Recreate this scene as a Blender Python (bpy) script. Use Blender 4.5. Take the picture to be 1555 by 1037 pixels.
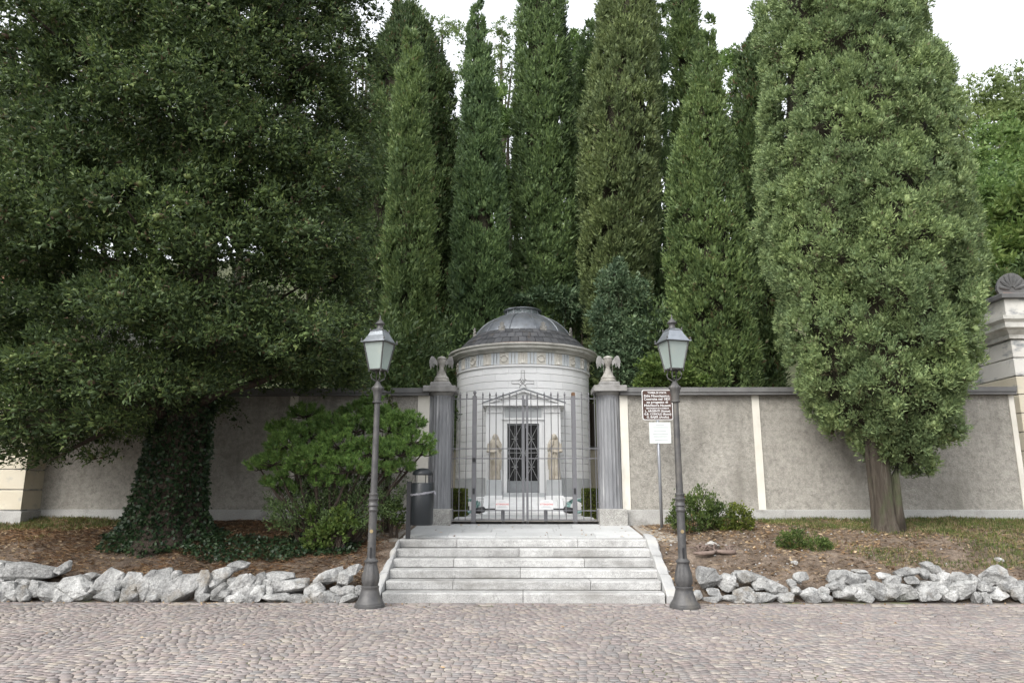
import bpy, bmesh, math, random
import numpy as np
from mathutils import Vector, Matrix

for o in list(bpy.data.objects):
    bpy.data.objects.remove(o, do_unlink=True)
SC = bpy.context.scene
COL = SC.collection
R = math.radians
rnd = random.Random(7)

# ------------------------------------------------------------------ camera
EYE, FPX, PITCH, YAW = 1.5, 1100.0, R(11.66), R(0.83)
cam = bpy.data.cameras.new('camera'); cam.sensor_width = 36.0
cam.lens = 36.0 * FPX / 1555.0
cam.clip_end = 1000; cam.clip_start = 0.05
camo = bpy.data.objects.new('camera', cam); COL.objects.link(camo)
camo.location = (0, 0, EYE); camo.rotation_euler = (R(90) + PITCH, 0, YAW)
SC.camera = camo
SC.render.resolution_x, SC.render.resolution_y = 1024, 682

# ------------------------------------------------------------------ sky, sun, exposure
SUN_EL, SUN_AZ = R(42), R(216)          # azimuth clockwise from +Y: behind the camera, to the left
w = bpy.data.worlds.new('World'); SC.world = w; w.use_nodes = True
nt = w.node_tree; nt.nodes.clear()
sky = nt.nodes.new('ShaderNodeTexSky'); sky.sky_type = 'NISHITA'; sky.sun_disc = False
sky.sun_elevation = SUN_EL; sky.sun_rotation = SUN_AZ
sky.air_density = 1.0; sky.dust_density = 6.0; sky.ozone_density = 1.0
hs = nt.nodes.new('ShaderNodeHueSaturation'); hs.inputs['Saturation'].default_value = 0.32
hs.inputs['Value'].default_value = 1.0
bg = nt.nodes.new('ShaderNodeBackground'); bg.inputs['Strength'].default_value = 0.15
wo = nt.nodes.new('ShaderNodeOutputWorld')
cl = nt.nodes.new('ShaderNodeMix'); cl.data_type = 'RGBA'       # thin even cloud over the clear sky
cl.inputs[0].default_value = 0.62; cl.inputs[7].default_value = (5.6, 5.75, 6.0, 1)
nt.links.new(sky.outputs[0], hs.inputs['Color']); nt.links.new(hs.outputs[0], cl.inputs[6]); nt.links.new(cl.outputs[2], bg.inputs[0])
nt.links.new(bg.outputs[0], wo.inputs[0])
sl = bpy.data.lights.new('sun', 'SUN'); sl.energy = 1.4; sl.angle = R(40); sl.color = (1, .985, .95)
so = bpy.data.objects.new('sun', sl); COL.objects.link(so)
sd = Vector((math.sin(SUN_AZ) * math.cos(SUN_EL), math.cos(SUN_AZ) * math.cos(SUN_EL), math.sin(SUN_EL)))
so.rotation_euler = sd.to_track_quat('Z', 'Y').to_euler(); so.location = sd * 60
vs = SC.view_settings; vs.view_transform = 'Standard'; vs.look = 'None'; vs.exposure = 1.2; vs.gamma = 1
vs.use_curve_mapping = False
SC.cycles.use_denoising = True
SC.cycles.max_bounces = 6; SC.cycles.diffuse_bounces = 3; SC.cycles.transparent_max_bounces = 8
SC.cycles.transmission_bounces = 6; SC.cycles.glossy_bounces = 3

# ------------------------------------------------------------------ measuring helpers
_fw = Vector((-math.sin(YAW) * math.cos(PITCH), math.cos(YAW) * math.cos(PITCH), math.sin(PITCH)))
_rt = Vector((math.cos(YAW), math.sin(YAW), 0)); _up = _rt.cross(_fw)
def ray(x, y): return _fw + _rt * ((x - 777.5) / FPX) - _up * ((y - 518.5) / FPX)
def P(x, y, Y):                      # photograph measurement -> point at distance Y
    r = ray(x, y); t = Y / r.y
    return Vector((r.x * t, Y, EYE + r.z * t))
def pxm(Y): return Y / (FPX / math.cos(PITCH))      # metres per photo pixel at distance Y

# ------------------------------------------------------------------ materials
MATS = {}
def nodes_of(name):
    m = bpy.data.materials.new(name); m.use_nodes = True
    return m, m.node_tree, m.node_tree.nodes, m.node_tree.links
def ramp(N, pts):
    r = N.new('ShaderNodeValToRGB'); e = r.color_ramp.elements
    while len(e) < len(pts): e.new(0.5)
    for k, (p, c) in enumerate(pts):
        e[k].position = p; e[k].color = (*c, 1) if len(c) == 3 else c
    return r
def noise(N, L, co, scale, detail=4, rough=.55, stretch=None):
    n = N.new('ShaderNodeTexNoise'); n.inputs['Scale'].default_value = scale
    n.inputs['Detail'].default_value = detail; n.inputs['Roughness'].default_value = rough
    if stretch:
        mp = N.new('ShaderNodeMapping'); mp.inputs['Scale'].default_value = stretch
        L.new(co, mp.inputs[0]); co = mp.outputs[0]
    L.new(co, n.inputs['Vector']); return n
def mixc(N, L, fac, a, b, mode='MIX'):
    m = N.new('ShaderNodeMix'); m.data_type = 'RGBA'; m.blend_type = mode
    for s, v in ((0, fac), (6, a), (7, b)):
        if isinstance(v, (int, float)): m.inputs[s].default_value = v
        elif isinstance(v, tuple): m.inputs[s].default_value = (*v, 1)
        else: L.new(v, m.inputs[s])
    return m.outputs[2]
def surf(name, stops, scale=3, rough=.8, bump=.3, bscale=40, metallic=0, stain=None, stretch=None,
         island=0.0, objrand=0.0, fine=None, spec=.3, bdist=.01, mottle=None, streak=None):
    """general weathered surface: colour ramp over noise, optional stains, fine speckle, relief"""
    m, T, N, L = nodes_of(name)
    bs = N['Principled BSDF']; g = N.new('ShaderNodeNewGeometry'); co = g.outputs['Position']
    n = noise(N, L, co, scale, 6, .6, stretch)
    r = ramp(N, stops); L.new(n.outputs[0], r.inputs[0]); c = r.outputs[0]
    if fine:                              # (scale, low, high) speckle
        f = noise(N, L, co, fine[0], 2, .7)
        fr = ramp(N, [(.3, (fine[1],) * 3), (.7, (fine[2],) * 3)]); L.new(f.outputs[0], fr.inputs[0])
        c = mixc(N, L, 1.0, c, fr.outputs[0], 'MULTIPLY')
    if mottle:
        f = noise(N, L, co, mottle[0], 4, .75)
        fr = ramp(N, [(.36, (mottle[1],) * 3), (.56, (mottle[2],) * 3)]); L.new(f.outputs[0], fr.inputs[0])
        c = mixc(N, L, 1.0, c, fr.outputs[0], 'MULTIPLY')
    if stain:                             # (scale, stretch, colour, lo, hi)
        s = noise(N, L, co, stain[0], 5, .65, stain[1])
        sr = ramp(N, [(stain[3], (0, 0, 0)), (stain[4], (1, 1, 1))]); L.new(s.outputs[0], sr.inputs[0])
        c = mixc(N, L, sr.outputs[0], c, stain[2])
    if streak:                            # (z_low, z_high, colour): dirt washed down from the coping
        sx = N.new('ShaderNodeSeparateXYZ'); L.new(co, sx.inputs[0]); mr = N.new('ShaderNodeMapRange')
        mr.inputs[1].default_value, mr.inputs[2].default_value = streak[0], streak[1]; L.new(sx.outputs[2], mr.inputs[0])
        s2 = noise(N, L, co, 2.6, 5, .7, (2.2, 1, .10)); r2 = ramp(N, [(.44, (0, 0, 0)), (.66, (1, 1, 1))]); L.new(s2.outputs[0], r2.inputs[0])
        mm = N.new('ShaderNodeMath'); mm.operation = 'MULTIPLY'; L.new(r2.outputs[0], mm.inputs[0]); L.new(mr.outputs[0], mm.inputs[1])
        c = mixc(N, L, mm.outputs[0], c, streak[2])
    if island or objrand:
        v = N.new('ShaderNodeMath'); v.operation = 'ADD'
        oi = N.new('ShaderNodeObjectInfo')
        L.new(g.outputs['Random Per Island'], v.inputs[0]); L.new(oi.outputs['Random'], v.inputs[1])
        fr2 = N.new('ShaderNodeMath'); fr2.operation = 'FRACT'; L.new(v.outputs[0], fr2.inputs[0])
        a = max(island, objrand)
        rr = ramp(N, [(0, (1 - a,) * 3), (1, (1 + a * .6,) * 3)]); L.new(fr2.outputs[0], rr.inputs[0])
        c = mixc(N, L, 1.0, c, rr.outputs[0], 'MULTIPLY')
    L.new(c, bs.inputs['Base Color'])
    bs.inputs['Roughness'].default_value = rough; bs.inputs['Metallic'].default_value = metallic
    bs.inputs['Specular IOR Level'].default_value = spec
    if bump:
        b = N.new('ShaderNodeBump'); b.inputs['Strength'].default_value = bump; b.inputs['Distance'].default_value = bdist
        bn = noise(N, L, co, bscale, 5, .65, stretch); L.new(bn.outputs[0], b.inputs['Height'])
        L.new(b.outputs[0], bs.inputs['Normal'])
    MATS[name] = m; return m
def foliage(name, stops, dead=None, dead_amt=0.0, trans=.25, scale=.9, rough=.55, spec=.25):
    """leaves: per-leaf tint (random per leaf) over a slow change of hue through the crown"""
    m, T, N, L = nodes_of(name); N.remove(N['Principled BSDF'])
    g = N.new('ShaderNodeNewGeometry')
    r = ramp(N, stops); L.new(g.outputs['Random Per Island'], r.inputs[0]); c = r.outputs[0]
    n = noise(N, L, g.outputs['Position'], scale, 3, .6)
    nr = ramp(N, [(.28, (.66, .68, .68)), (.72, (1.32, 1.26, 1.08))]); L.new(n.outputs[0], nr.inputs[0])
    c = mixc(N, L, 1.0, c, nr.outputs[0], 'MULTIPLY')
    if dead:
        n2 = noise(N, L, g.outputs['Position'], 3.1, 3, .7)
        a = N.new('ShaderNodeMath'); a.operation = 'MULTIPLY_ADD'
        L.new(g.outputs['Random Per Island'], a.inputs[0]); a.inputs[1].default_value = .25; L.new(n2.outputs[0], a.inputs[2])
        dr = ramp(N, [(.84 - dead_amt, (0, 0, 0)), (.9 - dead_amt, (1, 1, 1))]); L.new(a.outputs[0], dr.inputs[0])
        c = mixc(N, L, dr.outputs[0], c, dead)
    d = N.new('ShaderNodeBsdfPrincipled'); L.new(c, d.inputs['Base Color']); d.inputs['Roughness'].default_value = rough
    d.inputs['Specular IOR Level'].default_value = spec
    t = N.new('ShaderNodeBsdfTranslucent'); L.new(c, t.inputs[0])
    mx = N.new('ShaderNodeMixShader'); mx.inputs[0].default_value = trans
    L.new(d.outputs[0], mx.inputs[1]); L.new(t.outputs[0], mx.inputs[2])
    L.new(mx.outputs[0], N['Material Output'].inputs[0])
    MATS[name] = m; return m
def plain(name, c, rough=.5, metallic=0, spec=.4, var=.12, scale=8, bump=.0):
    return surf(name, [(.3, tuple(v * (1 - var) for v in c)), (.7, tuple(v * (1 + var) for v in c))], scale, rough, bump, 60, metallic, spec=spec)

def sett_material():
    m, T, N, L = nodes_of('cobble'); bs = N['Principled BSDF']; g = N.new('ShaderNodeNewGeometry'); co = g.outputs['Position']
    oi = N.new('ShaderNodeObjectInfo'); v = N.new('ShaderNodeMath'); v.operation = 'ADD'; L.new(g.outputs['Random Per Island'], v.inputs[0]); L.new(oi.outputs['Random'], v.inputs[1])
    fr = N.new('ShaderNodeMath'); fr.operation = 'FRACT'; L.new(v.outputs[0], fr.inputs[0])
    r = ramp(N, [(0, (.165, .148, .145)), (.14, (.225, .188, .178)), (.3, (.195, .187, .183)), (.45, (.255, .212, .195)), (.6, (.22, .206, .198)), (.74, (.285, .248, .212)), (.88, (.235, .205, .20)), (1, (.33, .30, .262))])
    L.new(fr.outputs[0], r.inputs[0]); c = r.outputs[0]
    for sc, lo, hi in ((.55, .86, 1.14), (55, .80, 1.14)):
        n = noise(N, L, co, sc, 3, .6); q = ramp(N, [(.3, (lo,) * 3), (.7, (hi,) * 3)]); L.new(n.outputs[0], q.inputs[0]); c = mixc(N, L, 1.0, c, q.outputs[0], 'MULTIPLY')
    L.new(c, bs.inputs['Base Color']); bs.inputs['Roughness'].default_value = .78; bs.inputs['Specular IOR Level'].default_value = .3
    b = N.new('ShaderNodeBump'); b.inputs['Strength'].default_value = .35; b.inputs['Distance'].default_value = .004; bn = noise(N, L, co, 110, 4, .6); L.new(bn.outputs[0], b.inputs['Height']); L.new(b.outputs[0], bs.inputs['Normal'])
    MATS['cobble'] = m
sett_material()
surf('cobble_joint', [(.3, (.095, .082, .074)), (.52, (.135, .117, .105)), (.62, (.115, .13, .055))], 2.2, .95, .6, 60)
surf('soil', [(.25, (.09, .066, .048)), (.48, (.155, .118, .09)), (.66, (.24, .19, .148)), (.8, (.14, .11, .085))], 4.2, .95, 1.0, 45, mottle=(14, .66, 1.12), fine=(70, .6, 1.25), bdist=.03)
surf('gravel', [(.3, (.24, .22, .19)), (.7, (.40, .37, .33))], 30, .9, .8, 80, bdist=.02)
surf('hill_soil', [(.3, (.035, .04, .02)), (.7, (.07, .075, .035))], 1.5, .95, .6, 12)
surf('roughcast', [(.25, (.29, .275, .242)), (.5, (.35, .332, .296)), (.75, (.41, .39, .35))], 1.1, .95, .7, 34, fine=(48, .80, 1.10), mottle=(9, .74, 1.06),
     stain=(.8, (1.7, 1, .5), (.20, .188, .165), .50, .74), bdist=.04, streak=(2.0, 4.6, (.17, .163, .15)))
surf('wall_band', [(.3, (.56, .535, .47)), (.7, (.66, .635, .575))], 2, .85, .2, 40, stain=(2.0, (1.5, 1, .4), (.34, .32, .28), .55, .8))
surf('plinth_stone', [(.3, (.33, .325, .31)), (.7, (.44, .435, .415))], 2.5, .85, .4, 60, fine=(60, .75, 1.15), stain=(1.2, (1, 1, 1.4), (.17, .16, .145), .55, .7))
surf('coping', [(.3, (.10, .10, .10)), (.7, (.17, .168, .165))], 2, .8, .2, 30)
surf('granite_step', [(.25, (.33, .328, .318)), (.5, (.42, .418, .408)), (.75, (.50, .498, .49))], 2.2, .85, .9, 30, fine=(85, .58, 1.18), objrand=.13, mottle=(7, .82, 1.05),
     stain=(1.6, (.5, 1, 2.2), (.18, .172, .158), .50, .76), bdist=.012)
surf('landing_slab', [(.3, (.42, .425, .42)), (.7, (.52, .525, .52))], 1.8, .8, .2, 60, fine=(80, .85, 1.08), objrand=.08)
surf('kerb_white', [(.3, (.30, .30, .295)), (.7, (.42, .42, .415))], 3, .8, .5, 35, stain=(3, (1, 1, 1), (.38, .36, .32), .55, .78), bdist=.02)
surf('limestone', [(.25, (.17, .17, .168)), (.40, (.29, .29, .285)), (.55, (.40, .40, .39)), (.70, (.53, .525, .515)), (.85, (.27, .255, .225))], 5.0, .85, 1.0, 14, objrand=.30,
     fine=(50, .70, 1.14), mottle=(9, .66, 1.08), stain=(2.6, (1, 1, 1), (.19, .16, .12), .56, .74), bdist=.06)
surf('column_stone', [(.3, (.15, .154, .164)), (.7, (.25, .255, .265))], 3, .75, .3, 50, stretch=(3, 3, .5), stain=(3.2, (3, 3, .28), (.36, .36, .365), .56, .72))
surf('ornament_stone', [(.3, (.22, .21, .19)), (.7, (.37, .355, .325))], 7, .85, .4, 60, stain=(5, (1, 1, 1), (.15, .14, .125), .5, .72))
surf('cap_stone', [(.3, (.19, .185, .18)), (.7, (.29, .285, .275))], 4, .85, .4, 50, stain=(3, (1, 1, 1), (.13, .125, .115), .5, .75))
surf('rough_granite', [(.3, (.34, .33, .31)), (.7, (.50, .49, .46))], 9, .9, 1.0, 40, fine=(70, .6, 1.2), bdist=.03)
surf('marble', [(.3, (.76, .765, .765)), (.7, (.84, .84, .835))], 2.0, .6, .08, 30, objrand=.06, stain=(1.4, (1, 1, .5), (.64, .64, .62), .55, .85), spec=.4)
surf('marble_joint', [(.3, (.26, .26, .255)), (.7, (.36, .36, .35))], 4, .9, .1, 30)
surf('grey_marble', [(.3, (.42, .435, .44)), (.7, (.53, .545, .55))], 3, .6, .1, 30, objrand=.08)
surf('frieze_cream', [(.3, (.56, .53, .47)), (.7, (.67, .65, .60))], 5, .75, .2, 40)
surf('frieze_grey', [(.3, (.52, .55, .575)), (.7, (.62, .645, .66))], 5, .7, .1, 40)
surf('cornice_stone', [(.3, (.44, .43, .39)), (.7, (.62, .61, .57))], 3, .8, .2, 40, stain=(3, (1, 1, 2), (.24, .23, .20), .5, .8))
surf('statue_stone', [(.3, (.38, .335, .265)), (.6, (.54, .495, .42)), (.8, (.64, .61, .55))], 6, .75, .2, 60, stain=(7, (1, 1, .5), (.30, .25, .185), .55, .75))
surf('lead', [(.3, (.12, .13, .142)), (.7, (.20, .212, .228))], 4, .42, .12, 18, .6, stretch=(1, 1, .6), objrand=.10, stain=(3, (2, 2, .4), (.13, .115, .09), .55, .8))
surf('slate_tile', [(.3, (.058, .06, .067)), (.7, (.11, .109, .112))], 6, .5, .2, 60, .2, objrand=.32, stain=(2.4, (1, 1, .6), (.14, .105, .07), .58, .78))
plain('copper_edge', (.33, .17, .11), .5, .6)
surf('iron', [(.3, (.062, .062, .064)), (.7, (.105, .102, .10))], 9, .55, .25, 70, .35, stain=(4, (1, 1, .5), (.15, .138, .12), .55, .8), bdist=.004)
plain('gate_paint', (.14, .14, .15), .5, .2, var=.08, scale=6)
plain('black_plastic', (.022, .022, .024), .5)
plain('bin_paint', (.020, .023, .026), .38, .1, var=.07, scale=4)
plain('black_metal', (.015, .015, .017), .45)
plain('bag_plastic', (.20, .20, .22), .3, spec=.5, scale=30)
plain('rust', (.12, .07, .04), .9, var=.4, scale=30)
plain('sign_brown', (.055, .027, .02), .45, var=.04)
plain('sign_white', (.64, .64, .64), .45, var=.02)
plain('notice_white', (.55, .585, .57), .4, var=.03)
plain('print_grey', (.34, .36, .37), .6)
plain('print_red', (.55, .06, .06), .6)
plain('galvanized', (.30, .31, .33), .45, .5)
plain('brass_tag', (.26, .20, .11), .5, .3)
plain('roof_zinc', (.27, .29, .315), .32, .7, var=.15, scale=14)
plain('bronze_teal', (.33, .50, .47), .7, .1, var=.3, scale=25)
plain('door_metal', (.27, .285, .295), .5, .3)
plain('door_grille', (.34, .345, .34), .5, .3)
plain('room_shade', (.016, .013, .011), .9)  # near black, paints the gloom of the room behind the tomb door
surf('stucco_cream', [(.3, (.50, .45, .35)), (.7, (.58, .535, .435))], 2, .9, .2, 50, stain=(2.5, (1, 1, 1.5), (.33, .33, .30), .58, .75))
surf('stucco_white', [(.3, (.54, .52, .48)), (.7, (.63, .615, .575))], 2, .9, .25, 40, stain=(2.6, (.8, .8, 1.8), (.22, .23, .24), .52, .66))
plain('roof_tile', (.34, .15, .09), .85, var=.3, scale=16)
surf('bark_cypress', [(.3, (.055, .044, .034)), (.55, (.10, .083, .065)), (.75, (.15, .138, .11))], 7, .95, 1.0, 22, stretch=(3, 3, .35), stain=(2.2, (1, 1, .6), (.085, .098, .05), .50, .66), bdist=.08)
surf('bark_dark', [(.3, (.05, .038, .03)), (.7, (.10, .078, .06))], 7, .95, 1.0, 22, stretch=(3, 3, .4), bdist=.05)
surf('dead_wood', [(.3, (.12, .085, .07)), (.7, (.22, .17, .145))], 9, .9, .6, 40, stretch=(1, 1, 1))

surf('twig_shade', [(.3, (.030, .028, .018)), (.7, (.06, .054, .034))], 9, .95, .8, 25, bdist=.05)  # twig brown, darkened to paint the shade inside the crowns
foliage('leaf_thuja', [(0, (0.031, 0.052, 0.025)), (.5, (0.060, 0.095, 0.038)), (.85, (0.102, 0.152, 0.052)), (1, (0.156, 0.203, 0.074))], (.10, .065, .045), .05)
foliage('leaf_cypress_sage', [(0, (0.117, 0.174, 0.088)), (.5, (0.187, 0.259, 0.122)), (1, (0.289, 0.369, 0.179))], (.14, .11, .075), .03, scale=1.3)
foliage('leaf_cypress_dark', [(0, (0.064, 0.104, 0.050)), (.5, (0.103, 0.160, 0.068)), (1, (0.161, 0.235, 0.093))], (.07, .06, .035), .02, scale=.6)
foliage('leaf_cypress_blue', [(0, (0.062, 0.107, 0.052)), (.5, (0.100, 0.161, 0.072)), (1, (0.152, 0.227, 0.095))], None, 0, scale=.6)
foliage('leaf_cypress_olive', [(0, (0.075, 0.105, 0.048)), (.5, (0.123, 0.167, 0.073)), (1, (0.190, 0.239, 0.105))], (.12, .10, .05), .015, scale=.7)
foliage('leaf_cypress_green', [(0, (0.069, 0.116, 0.048)), (.5, (0.122, 0.179, 0.069)), (1, (0.189, 0.261, 0.102))], (.13, .10, .05), .03, scale=.7)
foliage('leaf_old_conifer', [(0, (0.039, 0.066, 0.027)), (.5, (0.065, 0.105, 0.041)), (1, (0.111, 0.158, 0.061))], (.12, .07, .04), .05, scale=.7)
foliage('leaf_bright', [(0, (0.057, 0.101, 0.026)), (.5, (0.092, 0.147, 0.039)), (1, (0.149, 0.202, 0.061))], None, 0, .35, scale=.5)
foliage('leaf_pale', [(0, (.10, .15, .065)), (.5, (.14, .20, .085)), (1, (.20, .26, .12))], None, 0, .35, scale=.3)
foliage('leaf_hill', [(0, (0.075, 0.132, 0.044)), (.5, (0.115, 0.190, 0.060)), (1, (0.172, 0.247, 0.086))], None, 0, .35, scale=.25)
foliage('leaf_hill_olive', [(0, (0.108, 0.151, 0.057)), (.5, (0.158, 0.216, 0.081)), (1, (0.216, 0.274, 0.115))], None, 0, .35, scale=.25)
foliage('leaf_blue_evergreen', [(0, (0.060, 0.106, 0.062)), (.5, (0.106, 0.166, 0.100)), (1, (0.180, 0.247, 0.156))], None, 0, .25, scale=.8)
foliage('leaf_box', [(0, (0.039, 0.065, 0.021)), (.5, (0.068, 0.107, 0.031)), (1, (0.117, 0.163, 0.049))], (.17, .10, .05), .04, scale=2.5)
foliage('leaf_hedge', [(0, (.06, .085, .018)), (.5, (.10, .13, .025)), (1, (.15, .175, .04))], (.12, .09, .03), .03, scale=3)
foliage('leaf_ivy', [(0, (.016, .036, .018)), (.5, (.028, .056, .026)), (1, (.055, .09, .042))], None, 0, .15, scale=2, spec=.4, rough=.4)
foliage('needle_pine', [(0, (0.077, 0.156, 0.053)), (.5, (0.142, 0.251, 0.071)), (1, (0.245, 0.376, 0.110))], (.15, .09, .045), .015, .2, scale=2.2)
foliage('grass_green', [(0, (.06, .085, .025)), (.5, (.10, .135, .04)), (1, (.17, .19, .07))], (.25, .20, .11), .14, .3, scale=2)
foliage('dry_litter', [(0, (0.125, 0.082, 0.054)), (.35, (0.228, 0.147, 0.091)), (.7, (0.342, 0.247, 0.156)), (1, (0.479, 0.388, 0.285))], None, 0, .15, scale=2)

foliage('needle_litter', [(0, (.07, .038, .022)), (.4, (.14, .075, .042)), (.75, (.21, .12, .068)), (1, (.33, .22, .135))], None, 0, .1, scale=2)
def glass_mat(name, tint, rough, mixf):
    m, T, N, L = nodes_of(name); bs = N['Principled BSDF']
    bs.inputs['Base Color'].default_value = (*tint, 1); bs.inputs['Roughness'].default_value = rough
    bs.inputs['Specular IOR Level'].default_value = .6
    tr = N.new('ShaderNodeBsdfTransparent'); tr.inputs[0].default_value = (*[min(1, v * 1.6) for v in tint], 1)
    mx = N.new('ShaderNodeMixShader'); mx.inputs[0].default_value = mixf
    L.new(tr.outputs[0], mx.inputs[1]); L.new(bs.outputs[0], mx.inputs[2]); L.new(mx.outputs[0], N['Material Output'].inputs[0])
    MATS[name] = m
glass_mat('frosted_glass', (.42, .48, .46), .35, .62)
glass_mat('clear_glass', (.55, .62, .64), .08, .35)
glass_mat('door_glass', (.05, .05, .05), .06, .25)
m, T, N, L = nodes_of('bulb'); N['Principled BSDF'].inputs['Base Color'].default_value = (.8, .55, .3, 1); N['Principled BSDF'].inputs['Roughness'].default_value = .3; MATS['bulb'] = m

# ------------------------------------------------------------------ object helpers
def wl(o):
    v = Vector((0, 0, 0))
    while o: v += o.location; o = o.parent
    return v
def link(name, me, mat, parent=None, loc=None, smooth=False, world=True):
    """world=True: mesh coordinates are world coordinates"""
    o = bpy.data.objects.new(name, me); COL.objects.link(o)
    if mat and not me.materials: me.materials.append(MATS[mat])
    if smooth: me.polygons.foreach_set('use_smooth', [True] * len(me.polygons))
    if parent is not None: o.parent = parent
    if loc is not None: o.location = Vector(loc)
    elif world and parent is not None: o.location = -wl(parent)
    return o
def tag(o, label=None, cat=None, group=None, kind=None):
    for k, v in (('label', label), ('category', cat), ('group', group), ('kind', kind)):
        if v: o[k] = v
    return o
def thing(name, loc, label, cat, group=None, rz=0):
    o = bpy.data.objects.new(name, None); COL.objects.link(o); o.location = Vector(loc); o.rotation_euler = (0, 0, rz)
    o.empty_display_size = .2
    return tag(o, label, cat, group)
def setting(o): o['kind'] = 'structure'; return o

class MB:
    def __init__(s): s.v = []; s.f = []
    def add(s, vs, fs):
        n = len(s.v); s.v += [tuple(v) for v in vs]; s.f += [tuple(i + n for i in f) for f in fs]; return s
    def box(s, a, b, taper=None):
        (x0, y0, z0), (x1, y1, z1) = a, b
        return s.add([(x0, y0, z0), (x1, y0, z0), (x1, y1, z0), (x0, y1, z0), (x0, y0, z1), (x1, y0, z1), (x1, y1, z1), (x0, y1, z1)],
                     [(3, 2, 1, 0), (4, 5, 6, 7), (0, 1, 5, 4), (1, 2, 6, 5), (2, 3, 7, 6), (3, 0, 4, 7)])
    def bbox(s, a, b, c=.01):            # box with chamfered vertical and top edges
        (x0, y0, z0), (x1, y1, z1) = a, b
        def ringz(e, z): return [(x0 + e, y0 + e, z), (x1 - e, y0 + e, z), (x1 - e, y1 - e, z), (x0 + e, y1 - e, z)]
        vs = ringz(0, z0) + ringz(0, z1 - c) + ringz(c, z1)
        fs = [(3, 2, 1, 0), (8, 9, 10, 11)]
        for k in range(2):
            for i in range(4): fs.append((k * 4 + i, k * 4 + (i + 1) % 4, k * 4 + 4 + (i + 1) % 4, k * 4 + 4 + i))
        return s.add(vs, fs)
    def lathe(s, prof, c=(0, 0, 0), seg=24, a0=0, a1=2 * math.pi, mod=None, cap=True):
        full = abs(a1 - a0 - 2 * math.pi) < 1e-6; n = seg if full else seg + 1; vs = []
        for r, z in prof:
            for k in range(n):
                a = a0 + (a1 - a0) * k / seg; q = r * (mod(a, z) if mod else 1)
                vs.append((c[0] + q * math.cos(a), c[1] + q * math.sin(a), c[2] + z))
        fs = []
        for j in range(len(prof) - 1):
            for k in range(seg):
                k2 = (k + 1) % n; fs.append((j * n + k, j * n + k2, (j + 1) * n + k2, (j + 1) * n + k))
        if cap and full:
            fs.append(tuple(range(n))[::-1]); fs.append(tuple((len(prof) - 1) * n + k for k in range(n)))
        return s.add(vs, fs)
    def tube(s, pts, rad, seg=8):
        pts = [Vector(p) for p in pts]; vs = []; n = len(pts)
        for i, p in enumerate(pts):
            t = (pts[min(i + 1, n - 1)] - pts[max(i - 1, 0)]).normalized()
            u = t.cross(Vector((0.13, .07, 1))) if abs(t.z) < .95 else t.cross(Vector((1, 0, 0))); u.normalize(); v = t.cross(u)
            r = rad[i] if isinstance(rad, (list, tuple)) else rad
            for k in range(seg):
                a = 2 * math.pi * k / seg; vs.append(p + u * (r * math.cos(a)) + v * (r * math.sin(a)))
        fs = [(j * seg + k, j * seg + (k + 1) % seg, (j + 1) * seg + (k + 1) % seg, (j + 1) * seg + k) for j in range(n - 1) for k in range(seg)]
        fs.append(tuple(range(seg))[::-1]); fs.append(tuple((n - 1) * seg + k for k in range(seg)))
        return s.add(vs, fs)
    def extr(s, outline, depth_vec):       # outline (list of 3D points) extruded along a vector
        d = Vector(depth_vec); o = [Vector(p) for p in outline]; n = len(o)
        return s.add(o + [p + d for p in o], [tuple(range(n)), tuple(range(2 * n - 1, n - 1, -1))] + [(i, i + n, (i + 1) % n + n, (i + 1) % n) for i in range(n)])
    def mesh(s, name):
        me = bpy.data.meshes.new(name); me.from_pydata(s.v, [], s.f); me.validate(); me.update()
        bm = bmesh.new(); bm.from_mesh(me); bmesh.ops.recalc_face_normals(bm, faces=bm.faces); bm.to_mesh(me); bm.free()
        return me
    def build(s, name, mat, parent=None, loc=None, smooth=False, world=True):
        return link(name, s.mesh(name), mat, parent, loc, smooth, world)
def autosmooth(o, deg=40):
    me = o.data; bm = bmesh.new(); bm.from_mesh(me)
    for f in bm.faces: f.smooth = True
    for e in bm.edges:
        if len(e.link_faces) == 2 and e.calc_face_angle(0) > R(deg): e.smooth = False
    bm.to_mesh(me); bm.free(); return o
def np_mesh(name, V, F):
    """V (n,3) floats, F (m,k) equal-sized faces"""
    V = np.ascontiguousarray(V, dtype=np.float32); F = np.ascontiguousarray(F, dtype=np.int32)
    me = bpy.data.meshes.new(name); me.vertices.add(len(V)); me.vertices.foreach_set('co', V.ravel())
    k = F.shape[1]; me.loops.add(F.size); me.loops.foreach_set('vertex_index', F.ravel())
    me.polygons.add(len(F)); me.polygons.foreach_set('loop_start', np.arange(0, F.size, k, dtype=np.int32))
    me.update(calc_edges=True); return me
def unit(a): return a / np.maximum(np.linalg.norm(a, axis=1, keepdims=True), 1e-9)
def kites(pos, dirs, ln, wd, rg, bias=None):
    """leaf-sized four-cornered faces growing from pos along dirs"""
    n = len(pos); d = unit(dirs)
    rv = rg.normal(size=(n, 3)) if bias is None else rg.normal(size=(n, 3)) * .7 + bias
    side = unit(np.cross(d, rv)); ln = ln.reshape(-1, 1); wd = wd.reshape(-1, 1)
    V = np.empty((n, 4, 3)); V[:, 0] = pos; V[:, 2] = pos + d * ln
    mid = pos + d * ln * .45; V[:, 1] = mid + side * wd * .5; V[:, 3] = mid - side * wd * .5
    return V.reshape(-1, 3), np.arange(n * 4).reshape(-1, 4)

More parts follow.
